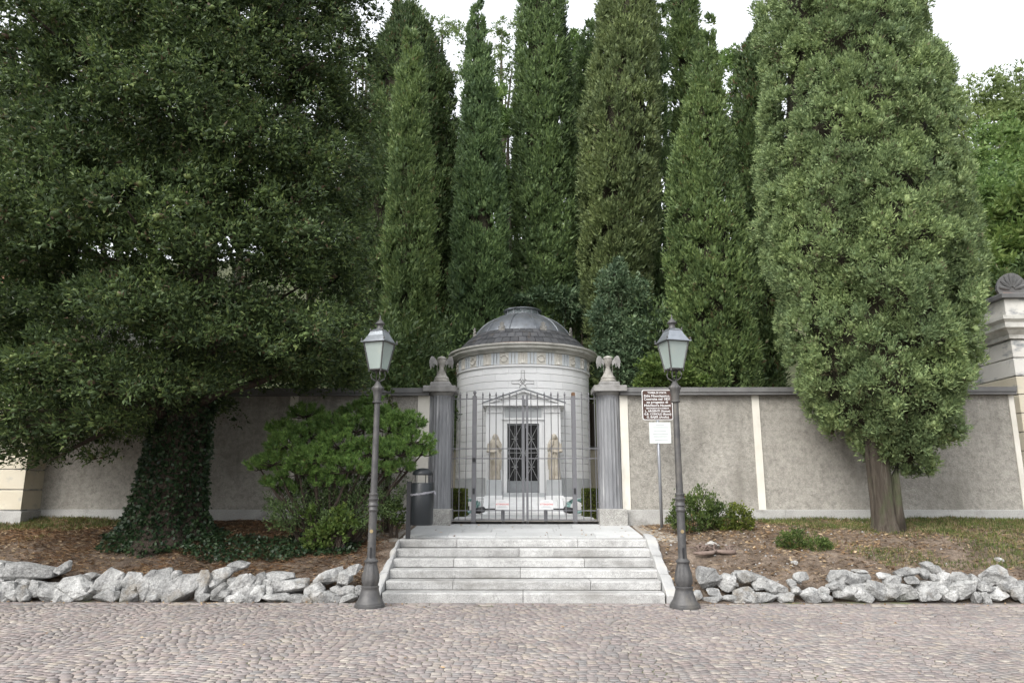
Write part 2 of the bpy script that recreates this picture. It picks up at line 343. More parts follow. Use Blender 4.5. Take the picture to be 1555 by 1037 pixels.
# ================================================================== SETTING: ground, road, beds
from mathutils import noise as mn
def fbm(x, y, s, o=3):
    return sum(mn.noise(Vector((x * s * 2 ** k, y * s * 2 ** k, 3.7 * k))) / 2 ** k for k in range(o))
def lerp_list(x, xs, ys):
    if x <= xs[0]: return ys[0]
    for a, b, c, d in zip(xs, xs[1:], ys, ys[1:]):
        if x <= b: return c + (d - c) * (x - a) / (b - a)
    return ys[-1]
def sstep(a, b, x): t = min(1, max(0, (x - a) / (b - a))); return t * t * (3 - 2 * t)
def bed_z(x, y):
    ax = abs(x)
    if x < 0: z = lerp_list(y, [10.60, 11.0, 11.45, 12.1, 12.8, 14.2], [-.03, .30, .47, .66, .80, 1.00])
    else: z = lerp_list(y, [10.66, 11.08, 11.55, 12.1, 12.7, 14.2], [-.03, .30, .56, .74, .86, .99])
    st = lerp_list(y, [10.44, 10.62, 12.0, 14.2], [-.03, .06, .70, .88])
    k = sstep(2.05, 3.6 if x > 0 else 2.9, ax)
    z = st * (1 - k) + z * k
    return z + .035 * fbm(x, y, 1.1) * sstep(10.7, 11.1, y) * sstep(2.1, 2.6, ax)

g = MB(); g.add([(-300, -200, -.06), (300, -200, -.06), (300, 400, -.06), (-300, 400, -.06)], [(0, 1, 2, 3)])
setting(g.build('ground', 'hill_soil'))
rd = MB(); rd.add([(-60, -25, -.006), (60, -25, -.006), (60, 11.2, -.009), (-60, 11.2, -.006)], [(0, 1, 2, 3)])
road = setting(rd.build('road', 'cobble_joint'))

# porphyry setts laid in shallow arcs: the nearest 300 one by one, the rest as one mesh
def sett_variant(rg):
    c = np.array([(-.5, -.5), (.5, -.5), (.5, .5), (-.5, .5)]) * (1 + rg.uniform(-.10, .10, (4, 2)))
    V = []
    for s, z in ((1.0, -.007), (.925, .0016)):
        for x, y in c: V.append((x * s, y * s, z + (rg.uniform(-.002, .002) if z > 0 else 0)))
    F = [(4, 5, 6, 7)] + [(i, (i + 1) % 4, 4 + (i + 1) % 4, 4 + i) for i in range(4)]
    return np.array(V), np.array(F)
rg = np.random.default_rng(11)
VAR = [sett_variant(rg) for _ in range(14)]
setts = []
PX, PY, W = .086, .074, 1.3
for j in range(-8, 92):
    x = -15 + rg.uniform(0, .1)
    while x < 15:
        wdt = PX * rg.uniform(.75, 1.3); xc = x + wdt / 2; x += wdt
        t = ((xc / W) % 1.0) * 2 - 1
        y = 4.0 + j * PY + .17 * (1 - t * t); ang = math.atan(.17 * -2 * t * 2 / W)
        y += .02 * math.sin(xc * 1.7) + rg.uniform(-.006, .006)
        if 4.2 < y < 10.2 and abs(xc) < y * .78 + 2.2:
            setts.append((xc, y, ang + rg.uniform(-.07, .07), wdt * .965, PY * .965 * rg.uniform(.9, 1.04), rg.uniform(-.003, .003), rg.uniform(-.018, .018), int(rg.integers(14))))
for j in range(2):                                # straight border rows at the foot of the steps
    x = -12
    while x < 12:
        wdt = rg.uniform(.12, .19); setts.append((x + wdt / 2, 10.285 + j * .10, 0, wdt * .95, .093, rg.uniform(-.002, .002), 0, int(rg.integers(14)))); x += wdt
def sett_px(s):
    d = Vector((s[0], s[1], -EYE)); q = d.dot(_fw); return 777.5 + FPX * d.dot(_rt) / q, 518.5 - FPX * d.dot(_up) / q
order = sorted(range(len(setts)), key=lambda i: setts[i][1] + (100 if not (-8 < sett_px(setts[i])[0] < 1563 and sett_px(setts[i])[1] < 1045) else 0))
near = set(order[:300])
vmesh = [np_mesh('sett', v, f) for v, f in VAR]
for me in vmesh: me.materials.append(MATS['cobble'])
VV, FF, off = [], [], 0
for i, (x, y, a, sx, sy, dz, tl, k) in enumerate(setts):
    if i in near:
        o = bpy.data.objects.new('sett', vmesh[k]); COL.objects.link(o); o.parent = road
        o.location = (x, y, dz); o.rotation_euler = (tl, tl * .7, a); o.scale = (sx, sy, 1)
    else:
        v = VAR[k][0] * (sx, sy, 1); ca, sa = math.cos(a), math.sin(a)
        q = np.empty_like(v); q[:, 0] = v[:, 0] * ca - v[:, 1] * sa + x; q[:, 1] = v[:, 0] * sa + v[:, 1] * ca + y; q[:, 2] = v[:, 2] + dz + v[:, 1] * tl
        VV.append(q); FF.append(VAR[k][1] + off); off += 8
o = link('sett_paving', np_mesh('sett_paving', np.concatenate(VV), np.concatenate(FF)), 'cobble', road); o['kind'] = 'stuff'

def bed(x0, x1, name):
    nx, ny = 170, 70; V = []
    for j in range(ny + 1):
        y = 10.42 + (14.25 - 10.42) * j / ny
        for i in range(nx + 1):
            x = x0 + (x1 - x0) * (i / nx); V.append((x, y, bed_z(x, y)))
    F = [(j * (nx + 1) + i, j * (nx + 1) + i + 1, (j + 1) * (nx + 1) + i + 1, (j + 1) * (nx + 1) + i) for j in range(ny) for i in range(nx)]
    return setting(link(name, np_mesh(name, np.array(V), np.array(F)), 'soil', smooth=True))
bed(-15.5, -1.97, 'planting_bed'); bed(1.97, 15.5, 'planting_bed')
# gravel strips beside the landing
for sx in (-1, 1):
    V, F = [], []
    for j in range(21):
        y = 12.0 + 2.1 * j / 20
        for i in range(9):
            ax = 2.02 + (.62 + .25 * math.sin(y * 2.1 + sx)) * i / 8; V.append((sx * ax, y, bed_z(sx * ax, y) + (.010 if i < 6 else .010 - (i - 5) * .012 + .03 * fbm(ax * 3, y * 3, 1.7)) - (.02 if i == 0 or j in (0, 20) else 0)))
    F = [(j * 9 + i, j * 9 + i + 1, (j + 1) * 9 + i + 1, (j + 1) * 9 + i) for j in range(20) for i in range(8)]
    setting(link('gravel_strip', np_mesh('gravel_strip', np.array(V), np.array(F)), 'gravel', smooth=True))
# courtyard behind the gate and wooded hillside beyond
def hill_z(x, y):
    if y < 24: return .97
    z = .97 + (y - 24) * .55 * sstep(24, 34, y)
    z *= 1 - .35 * sstep(60, 90, y)
    return z + .5 * fbm(x, y, .12) * sstep(24, 30, y)
cy = MB(); cy.add([(-60, 14.12, .935), (60, 14.12, .935), (60, 24.5, .965), (-60, 24.5, .965)], [(0, 1, 2, 3)])
setting(cy.build('courtyard', 'gravel'))
V = []; nx, ny = 90, 60
for j in range(ny + 1):
    for i in range(nx + 1):
        x = -90 + 180 * i / nx; y = 23.5 + 80 * (j / ny) ** 1.4; V.append((x, y, hill_z(x, y)))
setting(link('hillside', np_mesh('hillside', np.array(V), np.array([(j * (nx + 1) + i, j * (nx + 1) + i + 1, (j + 1) * (nx + 1) + i + 1, (j + 1) * (nx + 1) + i) for j in range(ny) for i in range(nx)])), 'hill_soil', smooth=True))

# ================================================================== steps and landing
st = thing('entrance_steps', (0, 10.45, 0), 'flight of six pale granite steps rising from the paved road to the gate', 'steps')
T0, RI, TR = 10.48, .124, .30
joints = [[.5], [.245, .745], [.49], [.235, .735], [.485], [.235, .72]]
for k in range(6):
    hw0, hw1 = 1.95 + .008 * k, 1.96 + .008 * k
    cuts = [0] + joints[k] + [1]; y0 = T0 + TR * k; depth = .42
    for a, b in zip(cuts, cuts[1:]):
        x0 = -hw0 + 2 * hw0 * a + .004; x1 = -hw0 + 2 * hw0 * b - .004
        z1 = RI * (k + 1); z0 = RI * k + (.010 if k else -.06)
        bmk = MB(); n = max(2, int((x1 - x0) / .09)); V = []; F = []
        rr = random.Random(k * 31 + int(a * 100))
        # worn front arris: front-bottom, front-top lower, top-front, top-back
        for i in range(n + 1):
            x = x0 + (x1 - x0) * i / n; e1, e2 = rr.uniform(-.005, .005), rr.uniform(-.005, .004); c = .012 + abs(rr.gauss(0, .006))
            V += [(x, y0 + e1, z0), (x, y0 + e1, z1 - c), (x, y0 + c + e1, z1 + e2 * .5), (x, y0 + depth, z1), (x, y0 + depth, z0)]
        for i in range(n):
            for q in range(4): F.append((i * 5 + q, (i + 1) * 5 + q, (i + 1) * 5 + q + 1, i * 5 + q + 1))
        F.append((4, 3, 2, 1, 0)); F.append(tuple(n * 5 + q for q in range(5)))
        bmk.add(V, F).build('step_block', 'granite_step', st)
for k in range(1, 6):
    MB().box((-1.93, T0 + TR * k + .03, RI * k - .1), (1.93, T0 + TR * k + .40, RI * k + .0098)).build('bedding', 'cobble_joint', st)
# landing slabs, slightly rising to the gate
ld = thing('landing', (0, 13, .74), 'white stone slab landing between the top step and the iron gate', 'paving')
ys = [T0 + TR * 5 + .40, 12.85, 13.45, 14.62]
lz = lambda y: .745 + (y - 12.0) * .066
for r_, (ya, yb) in enumerate(zip(ys, ys[1:])):
    xs = [-1.98, -1.25 + .2 * r_, -.45 - .1 * r_, .42 + .12 * r_, 1.2 - .15 * r_, 1.98]
    for a, b in zip(xs, xs[1:]):
        V = [(a + .003, ya + .003, lz(ya)), (b - .003, ya + .003, lz(ya)), (b - .003, yb - .003, lz(yb)), (a + .003, yb - .003, lz(yb))]
        MB().add([(x, y, z - .09) for x, y, z in V] + V, [(3, 2, 1, 0), (4, 5, 6, 7), (0, 1, 5, 4), (1, 2, 6, 5), (2, 3, 7, 6), (3, 0, 4, 7)]).build('slab', 'landing_slab', ld)
# sloping white kerb stones either side of the steps
def kerb(sx, pieces, width, label):
    t = thing('stair_kerb', (sx * 2.05, 10.5, .1), label, 'kerb')
    for ya, yb in pieces:
        n = 5; V = []; rr = random.Random(int(ya * 100) + sx)
        for i in range(n + 1):
            y = ya + (yb - ya) * i / n; z = lerp_list(y, [10.4, 10.55, 12.05, 12.5], [.06, .17, .80, .82]) + rr.uniform(-.01, .01)
            wI, wO = 1.955 + rr.uniform(-.006, .006) + .012, 1.965 + width(y) + rr.uniform(-.025, .025)
            V += [(sx * wI, y, z - .3), (sx * wI, y, z - .01), (sx * (wI + .02), y, z), (sx * (wO - .02), y, z - .012), (sx * wO, y, z - .05), (sx * wO, y, z - .3)]
        F = [(i * 6 + q, (i + 1) * 6 + q, (i + 1) * 6 + (q + 1) % 6, i * 6 + (q + 1) % 6) for i in range(n) for q in range(6)]
        F += [(5, 4, 3, 2, 1, 0), tuple(n * 6 + q for q in range(6))]
        MB().add(V, F).build('kerb_stone', 'kerb_white', t)
kerb(1, [(10.44, 10.93), (10.95, 11.45), (11.47, 11.93), (11.95, 12.3)], lambda y: .17, 'sloping white kerb of four stones along the right side of the steps')
kerb(-1, [(10.44, 10.98), (11.0, 11.5), (11.52, 11.95)], lambda y: lerp_list(y, [10.4, 10.9, 11.9], [.20, .13, .05]), 'narrow white kerb tapering up the left side of the steps')

# ================================================================== boundary wall
YW = 14.10
zc0, zc1, zp = P(1100, 600.5, YW).z, P(1100, 589.5, YW).z, P(1100, 773.5, YW).z
def boundary_wall(x0, x1, bands, label):
    t = thing('boundary_wall', ((x0 + x1) / 2, YW + .15, .9), label, 'wall')
    xs = sorted([x0, x1] + [v for b in bands for v in b]); 
    inb = lambda a, b: any(abs(a - p) < 1e-6 and abs(b - q) < 1e-6 for p, q in bands)
    for a, b in zip(xs, xs[1:]):
        if b - a < .01: continue
        if inb(a, b): MB().box((a, YW - .018, zp), (b, YW + .3, zc0)).build('pilaster_strip', 'wall_band', t)
        else:
            MB().box((a, YW, zp), (b, YW + .3, zc0)).build('rendered_panel', 'roughcast', t)
    n = 5
    for i in range(n):
        a = x0 + (x1 - x0) * i / n; b = x0 + (x1 - x0) * (i + 1) / n
        MB().bbox((a + .002, YW - .05, .3), (b - .002, YW + .33, zp), .008).build('plinth_block', 'plinth_stone', t)
        MB().box((a + .0015, YW - .13, zc0), (b - .0015, YW + .4, zc0 + .05)).box((a + .0015, YW - .15, zc0 + .052), (b - .0015, YW + .42, zc1)).build('coping_stone', 'coping', t)
X = lambda px: P(px, 680, YW).x
boundary_wall(X(50), X(651), [(X(52), X(60)), (X(437), X(449)), (X(633), X(651))], 'grey roughcast boundary wall left of the gate, shaded by the big tree')
boundary_wall(X(943), X(1549), [(X(943), X(955)), (X(1146), X(1157)), (X(1541), X(1549))], 'grey roughcast boundary wall right of the gate, behind the round-crowned cypress')

# ================================================================== corner pavilions
def pavilion(sx, xc, yf, label):
    t = thing('corner_pavilion', (xc + sx * 2.2, yf + 2, .9), label, 'building')
    xa, xb = (xc, xc + sx * 4.4); x0, x1 = min(xa, xb), max(xa, xb); y1 = yf + 4.2
    MB().box((x0 + .04, yf + .04, .5), (x1 - .04, y1 - .04, 4.55)).build('wall_core', 'stucco_white', t)
    MB().bbox((x0 - .05, yf - .05, .4), (x1 + .05, y1 + .05, zp - .02), .01).build('plinth', 'plinth_stone', t)
    z = zp; k = 0
    while z < 4.45:
        h = min(.37, 4.5 - z); mat = 'stucco_cream' if z < 3.4 else 'stucco_white'
        off = .5 if k % 2 else 0; xs = [x0, x0 + 1.1 + off, x0 + 2.3 + off, x1]
        for a, b in zip(xs, xs[1:]):
            MB().bbox((a + .004, yf, z + .012), (b - .004, y1, z + h - .012), .014).build('rusticated_block', mat, t)
        z += h; k += 1
    prof = [(0, 4.5), (.05, 4.5), (.05, 4.58), (.12, 4.66), (.20, 4.70), (.20, 4.80), (.26, 4.86), (.26, 4.93)]
    c = MB()
    for e, zz in prof: c.v += [(x0 - e, yf - e, zz), (x1 + e, yf - e, zz), (x1 + e, y1 + e, zz), (x0 - e, y1 + e, zz)]
    for j in range(len(prof) - 1):
        for i in range(4): c.f.append((j * 4 + i, j * 4 + (i + 1) % 4, j * 4 + 4 + (i + 1) % 4, j * 4 + 4 + i))
    c.f.append(tuple(len(c.v) - 4 + i for i in range(4))); c.build('cornice', 'cornice_stone', t)
    MB().bbox((x0 - .06, yf - .06, 4.93), (x1 + .06, y1 + .06, 5.32), .01).build('attic', 'stucco_white', t)
    MB().bbox((x0 - .16, yf - .16, 5.322), (x1 + .16, y1 + .16, 5.42), .02).build('roof_edge', 'coping', t)
    xm, ym = (x0 + x1) / 2, (yf + y1) / 2
    MB().add([(x0 - .12, yf - .12, 5.421), (x1 + .12, yf - .12, 5.421), (x1 + .12, y1 + .12, 5.421), (x0 - .12, y1 + .12, 5.421), (xm, ym, 6.3)], [(0, 1, 4), (1, 2, 4), (2, 3, 4), (3, 0, 4), (3, 2, 1, 0)]).build('roof', 'roof_tile', t)
    # corner palmette: fan of petals on a stem, facing the corner diagonally
    ac = MB(); cx_, cyy, cz = xc + sx * .14, yf - .02, 5.42; d = Vector((sx * .5, -1, 0)).normalized() if sx < 0 else Vector((-.25, -1, 0)).normalized(); u = Vector((-d.y, d.x, 0))
    out = [Vector((cx_, cyy, cz)) + u * (.27 * math.cos(a)) + Vector((0, 0, .10 + .34 * math.sin(a))) for a in [math.pi * i / 12 for i in range(13)]]
    out = [Vector((cx_, cyy, cz)) + u * .23] + out + [Vector((cx_, cyy, cz)) - u * .23]
    ac.extr([p - d * .05 for p in out], d * .10)
    for i in range(7):
        a = math.pi * (i + .5) / 7; b = Vector((cx_, cyy, cz + .08)) + d * .05
        e = b + u * (.23 * math.cos(a)) + Vector((0, 0, .33 * math.sin(a)))
        ac.tube([b + (e - b) * .2, b + (e - b) * .6, e], [.02, .04, .03], 6)
    ac.build('corner_palmette', 'coping', t)
pavilion(1, P(1545, 600, 14.45).x, 14.42, 'pale rusticated corner pavilion with a stone palmette, right end of the wall')
pavilion(-1, P(36, 740, 13.55).x, 13.55, 'cream rusticated corner pavilion half hidden by the big tree, left end of the wall')

# ================================================================== gate pillars with winged hourglasses
YG = 14.20
def hourglass(parent, cx, z0, tilt):
    s = (P(668, 545, YG).z - P(668, 586, YG).z)
    prof = [(.16, 0), (.17, .02), (.17, .07), (.15, .10), (.16, .13), (.15, .16), (.118, .20), (.092, .27), (.066, .36), (.050, .43), (.052, .47), (.066, .52), (.09, .59), (.104, .65), (.106, .675), (.088, .69), (.102, .705), (.104, .735), (.085, .76), (.05, .79), (.005, .81)]
    k = s / .81
    h = MB().lathe([(r * .92, z * k) for r, z in prof], (cx, YG, z0), 20).build('winged_hourglass', 'ornament_stone', parent); autosmooth(h, 50)
    for sx in (-1, 1):
        pts = [(.07, .58), (.09, .66), (.13, .74), (.17, .79), (.20, .78), (.225, .70), (.235, .60), (.225, .50), (.21, .40), (.195, .44), (.185, .52), (.165, .58), (.145, .52), (.13, .57), (.11, .54), (.09, .50)]
        w_ = MB().extr([(cx + sx * a * 1.02, YG - .03 - a * .25, z0 + b * k) for a, b in pts], (0, .045, 0))
        for q in range(4):
            a = .14 + .024 * q; w_.tube([(cx + sx * a, YG - .035 - a * .25, z0 + (.76 - .02 * q) * k), (cx + sx * (a + .012), YG - .04 - a * .25, z0 + (.50 - .03 * abs(q - 2)) * k)], .008, 5)
        w_.build('wing', 'cap_stone', h)
    for sx in (-1, 1):
        MB().tube([(cx + sx * .085, YG - .10 * (1 - abs(sx)) - .02, z0 + .19 * k), (cx + sx * .085, YG - .10 * (1 - abs(sx)) - .02, z0 + .64 * k)], .005, 6).build('frame_rod', 'ornament_stone', h)
def pillar(px_l, px_r, label):
    xl, xr = P(px_l, 700, YG).x, P(px_r, 700, YG).x; cx = (xl + xr) / 2; r = (xr - xl) / 2
    zb, zpl, zsh, zk0, zk1 = .80, P(670, 772, YG).z, P(670, 602, YG).z, P(670, 597, YG).z, P(670, 588.5, YG).z
    t = thing('gate_pillar', (cx, YG, .88), label, 'pillar')
    MB().bbox((cx - r - .03, YG - r - .05, zb), (cx + r + .03, YG + r + .05, zpl), .015).build('plinth', 'rough_granite', t)
    nf = 20
    sh = MB().lathe([(r * 1.0, zpl), (r * 1.0, zpl + .05), (r * .97, zpl + .3), (r * .90, zsh - .06), (r * .93, zsh)], (cx, YG, 0), nf * 6,
                    mod=lambda a, z: 1 - .055 * abs(math.sin(a * nf / 2)) ** .7 * (1 if zpl + .06 < z + .02 < zsh - .01 else .3))
    sh.build('fluted_shaft', 'column_stone', t)
    sxx = -1 if cx < 0 else 1
    a_, b_ = sorted((cx + sxx * r * .55, cx + sxx * (r + .05)))
    MB().box((a_, YG - .08, zpl), (b_, YG + .2, zsh)).build('pier', 'column_stone', t)
    MB().lathe([(r * .93, zsh), (r * 1.0, zsh + .015), (r * 1.12, zsh + .05), (r * 1.16, zk0)], (cx, YG, 0), 32).build('echinus', 'cap_stone', t, smooth=True)
    a = P(643, 590, YG).x; b = P(692, 590, YG).x; hw = (b - a) / 2
    MB().bbox((cx - hw, YG - hw, zk0), (cx + hw, YG + hw, zk1), .012).build('abacus', 'cap_stone', t)
    MB().bbox((cx - .20, YG - .19, zk1), (cx + .20, YG + .19, zk1 + .09), .02).build('pedestal', 'cap_stone', t)
    hourglass(t, cx, zk1 + .09, 0)
pillar(651, 685, 'grey fluted pillar with winged hourglass on top, beside the litter bin')
pillar(909, 945, 'grey fluted pillar with winged hourglass on top, beside the brown sign')

# ================================================================== mausoleum
MC = Vector((.01, 20.0, 0)); MR = 1.83
ma = thing('mausoleum', (MC.x, MC.y, 1.0), 'round white marble tomb with grey dome and temple-fronted doorway behind the gate', 'tomb')
A0 = -math.pi / 2                                     # towards the camera
MB().lathe([(MR - .035, .9), (MR - .035, 4.62)], MC, 64).build('drum_core', 'marble_joint', ma, smooth=False)
MB().lathe([(MR + .10, .85), (MR + .10, 1.30), (MR + .03, 1.34)], MC, 64).build('base_ring', 'grey_marble', ma)
def arc_block(r0, r1, z0, z1, da, seg=4, e=.004):
    V, F = [], []; c = .006
    for k in range(seg + 1):
        a = A0 - da / 2 + e * .28 + (da - 2 * e * .28) * k / seg
        for r, z in ((r0, z0), (r1 - c, z0), (r1, z0 + c), (r1, z1 - c), (r1 - c, z1), (r0, z1)): V.append((r * math.cos(a), r * math.sin(a), z))
    for k in range(seg):
        for q in range(6): F.append((k * 6 + q, (k + 1) * 6 + q, (k + 1) * 6 + (q + 1) % 6, k * 6 + (q + 1) % 6))
    F += [(5, 4, 3, 2, 1, 0), tuple(seg * 6 + q for q in range(6))]
    return MB().add(V, F).mesh('block')
def ring_parts(name, me, mat, n, z, off=0, parent=ma, skip=None, smooth=False):
    if not me.materials: me.materials.append(MATS[mat])
    out = []
    for k in range(n):
        a = 2 * math.pi * (k + off) / n
        if skip and skip(((a + math.pi) % (2 * math.pi)) - math.pi): continue
        o = bpy.data.objects.new(name, me); COL.objects.link(o); o.parent = parent
        o.location = MC - wl(parent) + Vector((0, 0, z)); o.rotation_euler = (0, 0, a); out.append(o)
    return out
ch = .1865
blk = arc_block(MR - .06, MR, .003, ch - .004, 2 * math.pi / 16)
dado = arc_block(MR - .06, MR + .012, .003, .47, 2 * math.pi / 16)
ring_parts('dado_slab', dado, 'grey_marble', 16, 1.34)
for k in range(15):
    ring_parts('block', blk, 'marble', 16, 1.815 + ch * k, .5 * (k % 2), skip=(lambda a: abs(a) < R(14)) if 1.815 + ch * k < 3.3 else None)
def ringmesh(name, prof, mat, seg=72): return autosmooth(MB().lathe(prof, MC, seg, cap=False).build(name, mat, ma), 35)
ringmesh('string_course', [(MR - .05, 4.60), (MR + .035, 4.605), (MR + .035, 4.65), (MR, 4.66)], 'marble')
ringmesh('frieze_band', [(MR - .02, 4.655), (MR - .02, 4.985)], 'frieze_cream')
# frieze: carved panels between grey bars
NP = 24
def curved(u, z, r): a = A0 + u / MR; return Vector((r * math.cos(a), r * math.sin(a), z))
pan = arc_block(MR - .03, MR + .004, 4.67, 4.975, 2 * math.pi / NP * .62, 3, 0)
ring_parts('frieze_panel', pan, 'frieze_cream', NP, 0, 0)
bars = MB()
for u in (-.085, 0, .085):
    a = A0 + u / MR; dw = .031 / MR
    V = [(r * math.cos(b), r * math.sin(b), z) for z in (4.67, 4.975) for r, b in ((MR - .03, a - dw), (MR - .03, a + dw), (MR + .012, a + dw), (MR + .012, a - dw))]
    bars.add(V, [(3, 2, 1, 0), (4, 5, 6, 7), (0, 1, 5, 4), (1, 2, 6, 5), (2, 3, 7, 6), (3, 0, 4, 7)])
ring_parts('grey_bars', bars.mesh('grey_bars'), 'frieze_grey', NP, 0, .5)
wr = MB().tube([curved(.085 * math.cos(a), 4.825 + .085 * math.sin(a), MR + .015) for a in [2 * math.pi * i / 16 for i in range(17)]], .022, 6)
wr.tube([curved(-.05, 4.715, MR + .012), curved(0, 4.74, MR + .014), curved(.05, 4.715, MR + .012)], .012, 5)
wr = wr.mesh('wreath'); ur = MB().tube([curved(0, 4.69, MR + .006), curved(0, 4.78, MR + .006), curved(0, 4.90, MR + .006), curved(0, 4.95, MR + .006)], [.05, .018, .03, .05], 8)
ur.tube([curved(-.09, 4.69, MR + .006), curved(-.09, 4.95, MR + .006)], .014, 5); ur.tube([curved(.09, 4.69, MR + .006), curved(.09, 4.95, MR + .006)], .014, 5); ur = ur.mesh('torch_relief')
ring_parts('wreath', wr, 'frieze_cream', NP // 2, 0, .5); ring_parts('torch_relief', ur, 'frieze_cream', NP // 2, 0, 0)
ringmesh('cornice', [(MR - .02, 4.98), (MR + .05, 4.985), (MR + .07, 5.03), (MR + .17, 5.06), (MR + .19, 5.07), (MR + .19, 5.12), (MR + .24, 5.15), (MR + .245, 5.19), (MR + .20, 5.20), (MR - .1, 5.215)], 'cornice_stone')
ringmesh('copper_flashing', [(MR + .02, 5.21), (MR + .03, 5.225), (MR + .025, 5.24), (MR - .05, 5.25)], 'copper_edge')
# three rows of slates
def slate_row(r0, z0, r1, z1, n, off):
    V = []; e = .006; t = .014
    for (r, z) in ((r0, z0), (r1, z1)):
        for k in range(3):
            a = A0 - math.pi / n + e / r0 + (2 * math.pi / n - 2 * e / r0) * k / 2
            V.append(((r + .006) * math.cos(a), (r + .006) * math.sin(a), z + t)); V.append(((r - t) * math.cos(a), (r - t) * math.sin(a), z - t))
    I = lambda row, k, s: row * 6 + k * 2 + s
    F = []
    for k in range(2):
        F += [(I(0, k, 0), I(0, k + 1, 0), I(1, k + 1, 0), I(1, k, 0)), (I(0, k + 1, 1), I(0, k, 1), I(1, k, 1), I(1, k + 1, 1)), (I(0, k, 1), I(0, k + 1, 1), I(0, k + 1, 0), I(0, k, 0)), (I(1, k, 0), I(1, k + 1, 0), I(1, k + 1, 1), I(1, k, 1))]
    F += [(I(0, 0, 0), I(1, 0, 0), I(1, 0, 1), I(0, 0, 1)), (I(0, 2, 1), I(1, 2, 1), I(1, 2, 0), I(0, 2, 0))]
    ring_parts('slate', MB().add(V, F).mesh('slate'), 'slate_tile', n, 0, off)
sl = [(1.84, 5.235), (1.70, 5.40), (1.55, 5.55), (1.40, 5.675)]
MB().lathe([(1.80, 5.20), (1.66, 5.37), (1.51, 5.52), (1.36, 5.64), (.1, 5.66)], MC, 64, cap=False).build('roof_deck', 'slate_tile', ma)
for i in range(3):
    d = .012 * 0; slate_row(sl[i][0] + .012, sl[i][1], sl[i + 1][0] - .01, sl[i + 1][1] + .008, 52, .5 * (i % 2))
# lead dome in gores with standing ribs
dome = [(1.36, 5.66), (1.35, 5.70), (1.27, 5.83), (1.14, 5.98), (.98, 6.11), (.80, 6.215), (.62, 6.285), (.49, 6.32)]
NG = 12
gore = MB()
for r, z in dome:
    for k in range(5):
        a = A0 - math.pi / NG + 2 * math.pi / NG * k / 4; gore.v.append((r * math.cos(a), r * math.sin(a), z))
gore.f = [(j * 5 + k, j * 5 + k + 1, (j + 1) * 5 + k + 1, (j + 1) * 5 + k) for j in range(len(dome) - 1) for k in range(4)]
ring_parts('lead_gore', gore.mesh('lead_gore'), 'lead', NG, 0, 0)
for o in [c for c in ma.children if c.name.startswith('lead_gore')][:1]: o.data.polygons.foreach_set('use_smooth', [True] * len(o.data.polygons))
rib = MB().tube([((r + .006) * math.cos(A0), (r + .006) * math.sin(A0), z) for r, z in dome], .018, 6).mesh('standing_rib')
ring_parts('standing_rib', rib, 'lead', NG, 0, .5)
# palmettes round the foot of the dome
pal = MB(); out = [(.09 * math.cos(a), .10 + .17 * math.sin(a)) for a in [math.pi * i / 10 for i in range(11)]]; out = [(.075, 0)] + out + [(-.075, 0)]
pal.box((-.085, -1.45, 5.655), (.085, -1.40, 5.70))
for i in range(5):
    a = math.pi * (i + .5) / 5; pal.tube([(0, -1.425, 5.70), (.05 * math.cos(a), -1.43, 5.71 + .10 * math.sin(a)), (.085 * math.cos(a), -1.43, 5.72 + .17 * math.sin(a))], [.008, .014, .021], 6)
for s in (-1, 1): pal.tube([(s * .03, -1.43, 5.70), (s * .085, -1.43, 5.715), (s * .095, -1.43, 5.75), (s * .07, -1.43, 5.755)], .013, 5)
ring_parts('palmette', pal.mesh('palmette'), 'ornament_stone', 8, 0, .5)
# glazed lantern
lz0, lz1 = 6.31, 6.50
lan = autosmooth(MB().lathe([(.505, lz0), (.515, lz0 + .03), (.49, lz0 + .035)], MC, 40, cap=False).build('lantern', 'galvanized', ma))
MB().lathe([(.475, lz0 + .02), (.475, lz1 - .03)], MC, 40, cap=False).build('glass_ring', 'clear_glass', lan)
autosmooth(MB().lathe([(.48, lz1 - .035), (.54, lz1 - .03), (.545, lz1), (.50, lz1 + .01), (.3, lz1 + .045), (.02, lz1 + .06)], MC, 40, cap=False).build('lantern_cap', 'roof_zinc', lan))
for k in range(12):
    a = 2 * math.pi * k / 12; MB().tube([(MC.x + .48 * math.cos(a), MC.y + .48 * math.sin(a), lz0 + .02), (MC.x + .48 * math.cos(a), MC.y + .48 * math.sin(a), lz1 - .03)], .012, 6).build('mullion', 'galvanized', lan)
MB().lathe([(.16, lz1 + .03), (.17, lz1 + .05), (.10, lz1 + .075), (.02, lz1 + .08)], MC, 20).build('vent_cap', 'black_plastic', lan)
# inlaid cross above the doorway
cz = P(794, 580, 18.17).z; cr = MB()
def inlay(pts): cr.tube([MC + curved(u - MC.x * 0, cz + v, MR + .004) for u, v in pts], .0085, 4)
a_, b_ = .040, .28
inlay([(-a_, .10), (-a_, .30), (a_, .30), (a_, .10)])
for s in (-1, 1): inlay([(s * .10, a_), (s * b_, a_), (s * b_, -a_), (s * .10, -a_)])
for s in (-1, 1):
    inlay([(s * a_, .10), (s * .062, .062), (s * .10, a_)]); inlay([(s * .10, -a_), (s * .06, -.075), (s * .09, -.15)])
inlay([(0, .06), (.06, 0), (0, -.06), (-.06, 0), (0, .06)]); inlay([(-.06, .06), (.06, -.10)]); inlay([(.06, .06), (-.06, -.10)])
cr.build('inlaid_cross', 'marble_joint', ma)
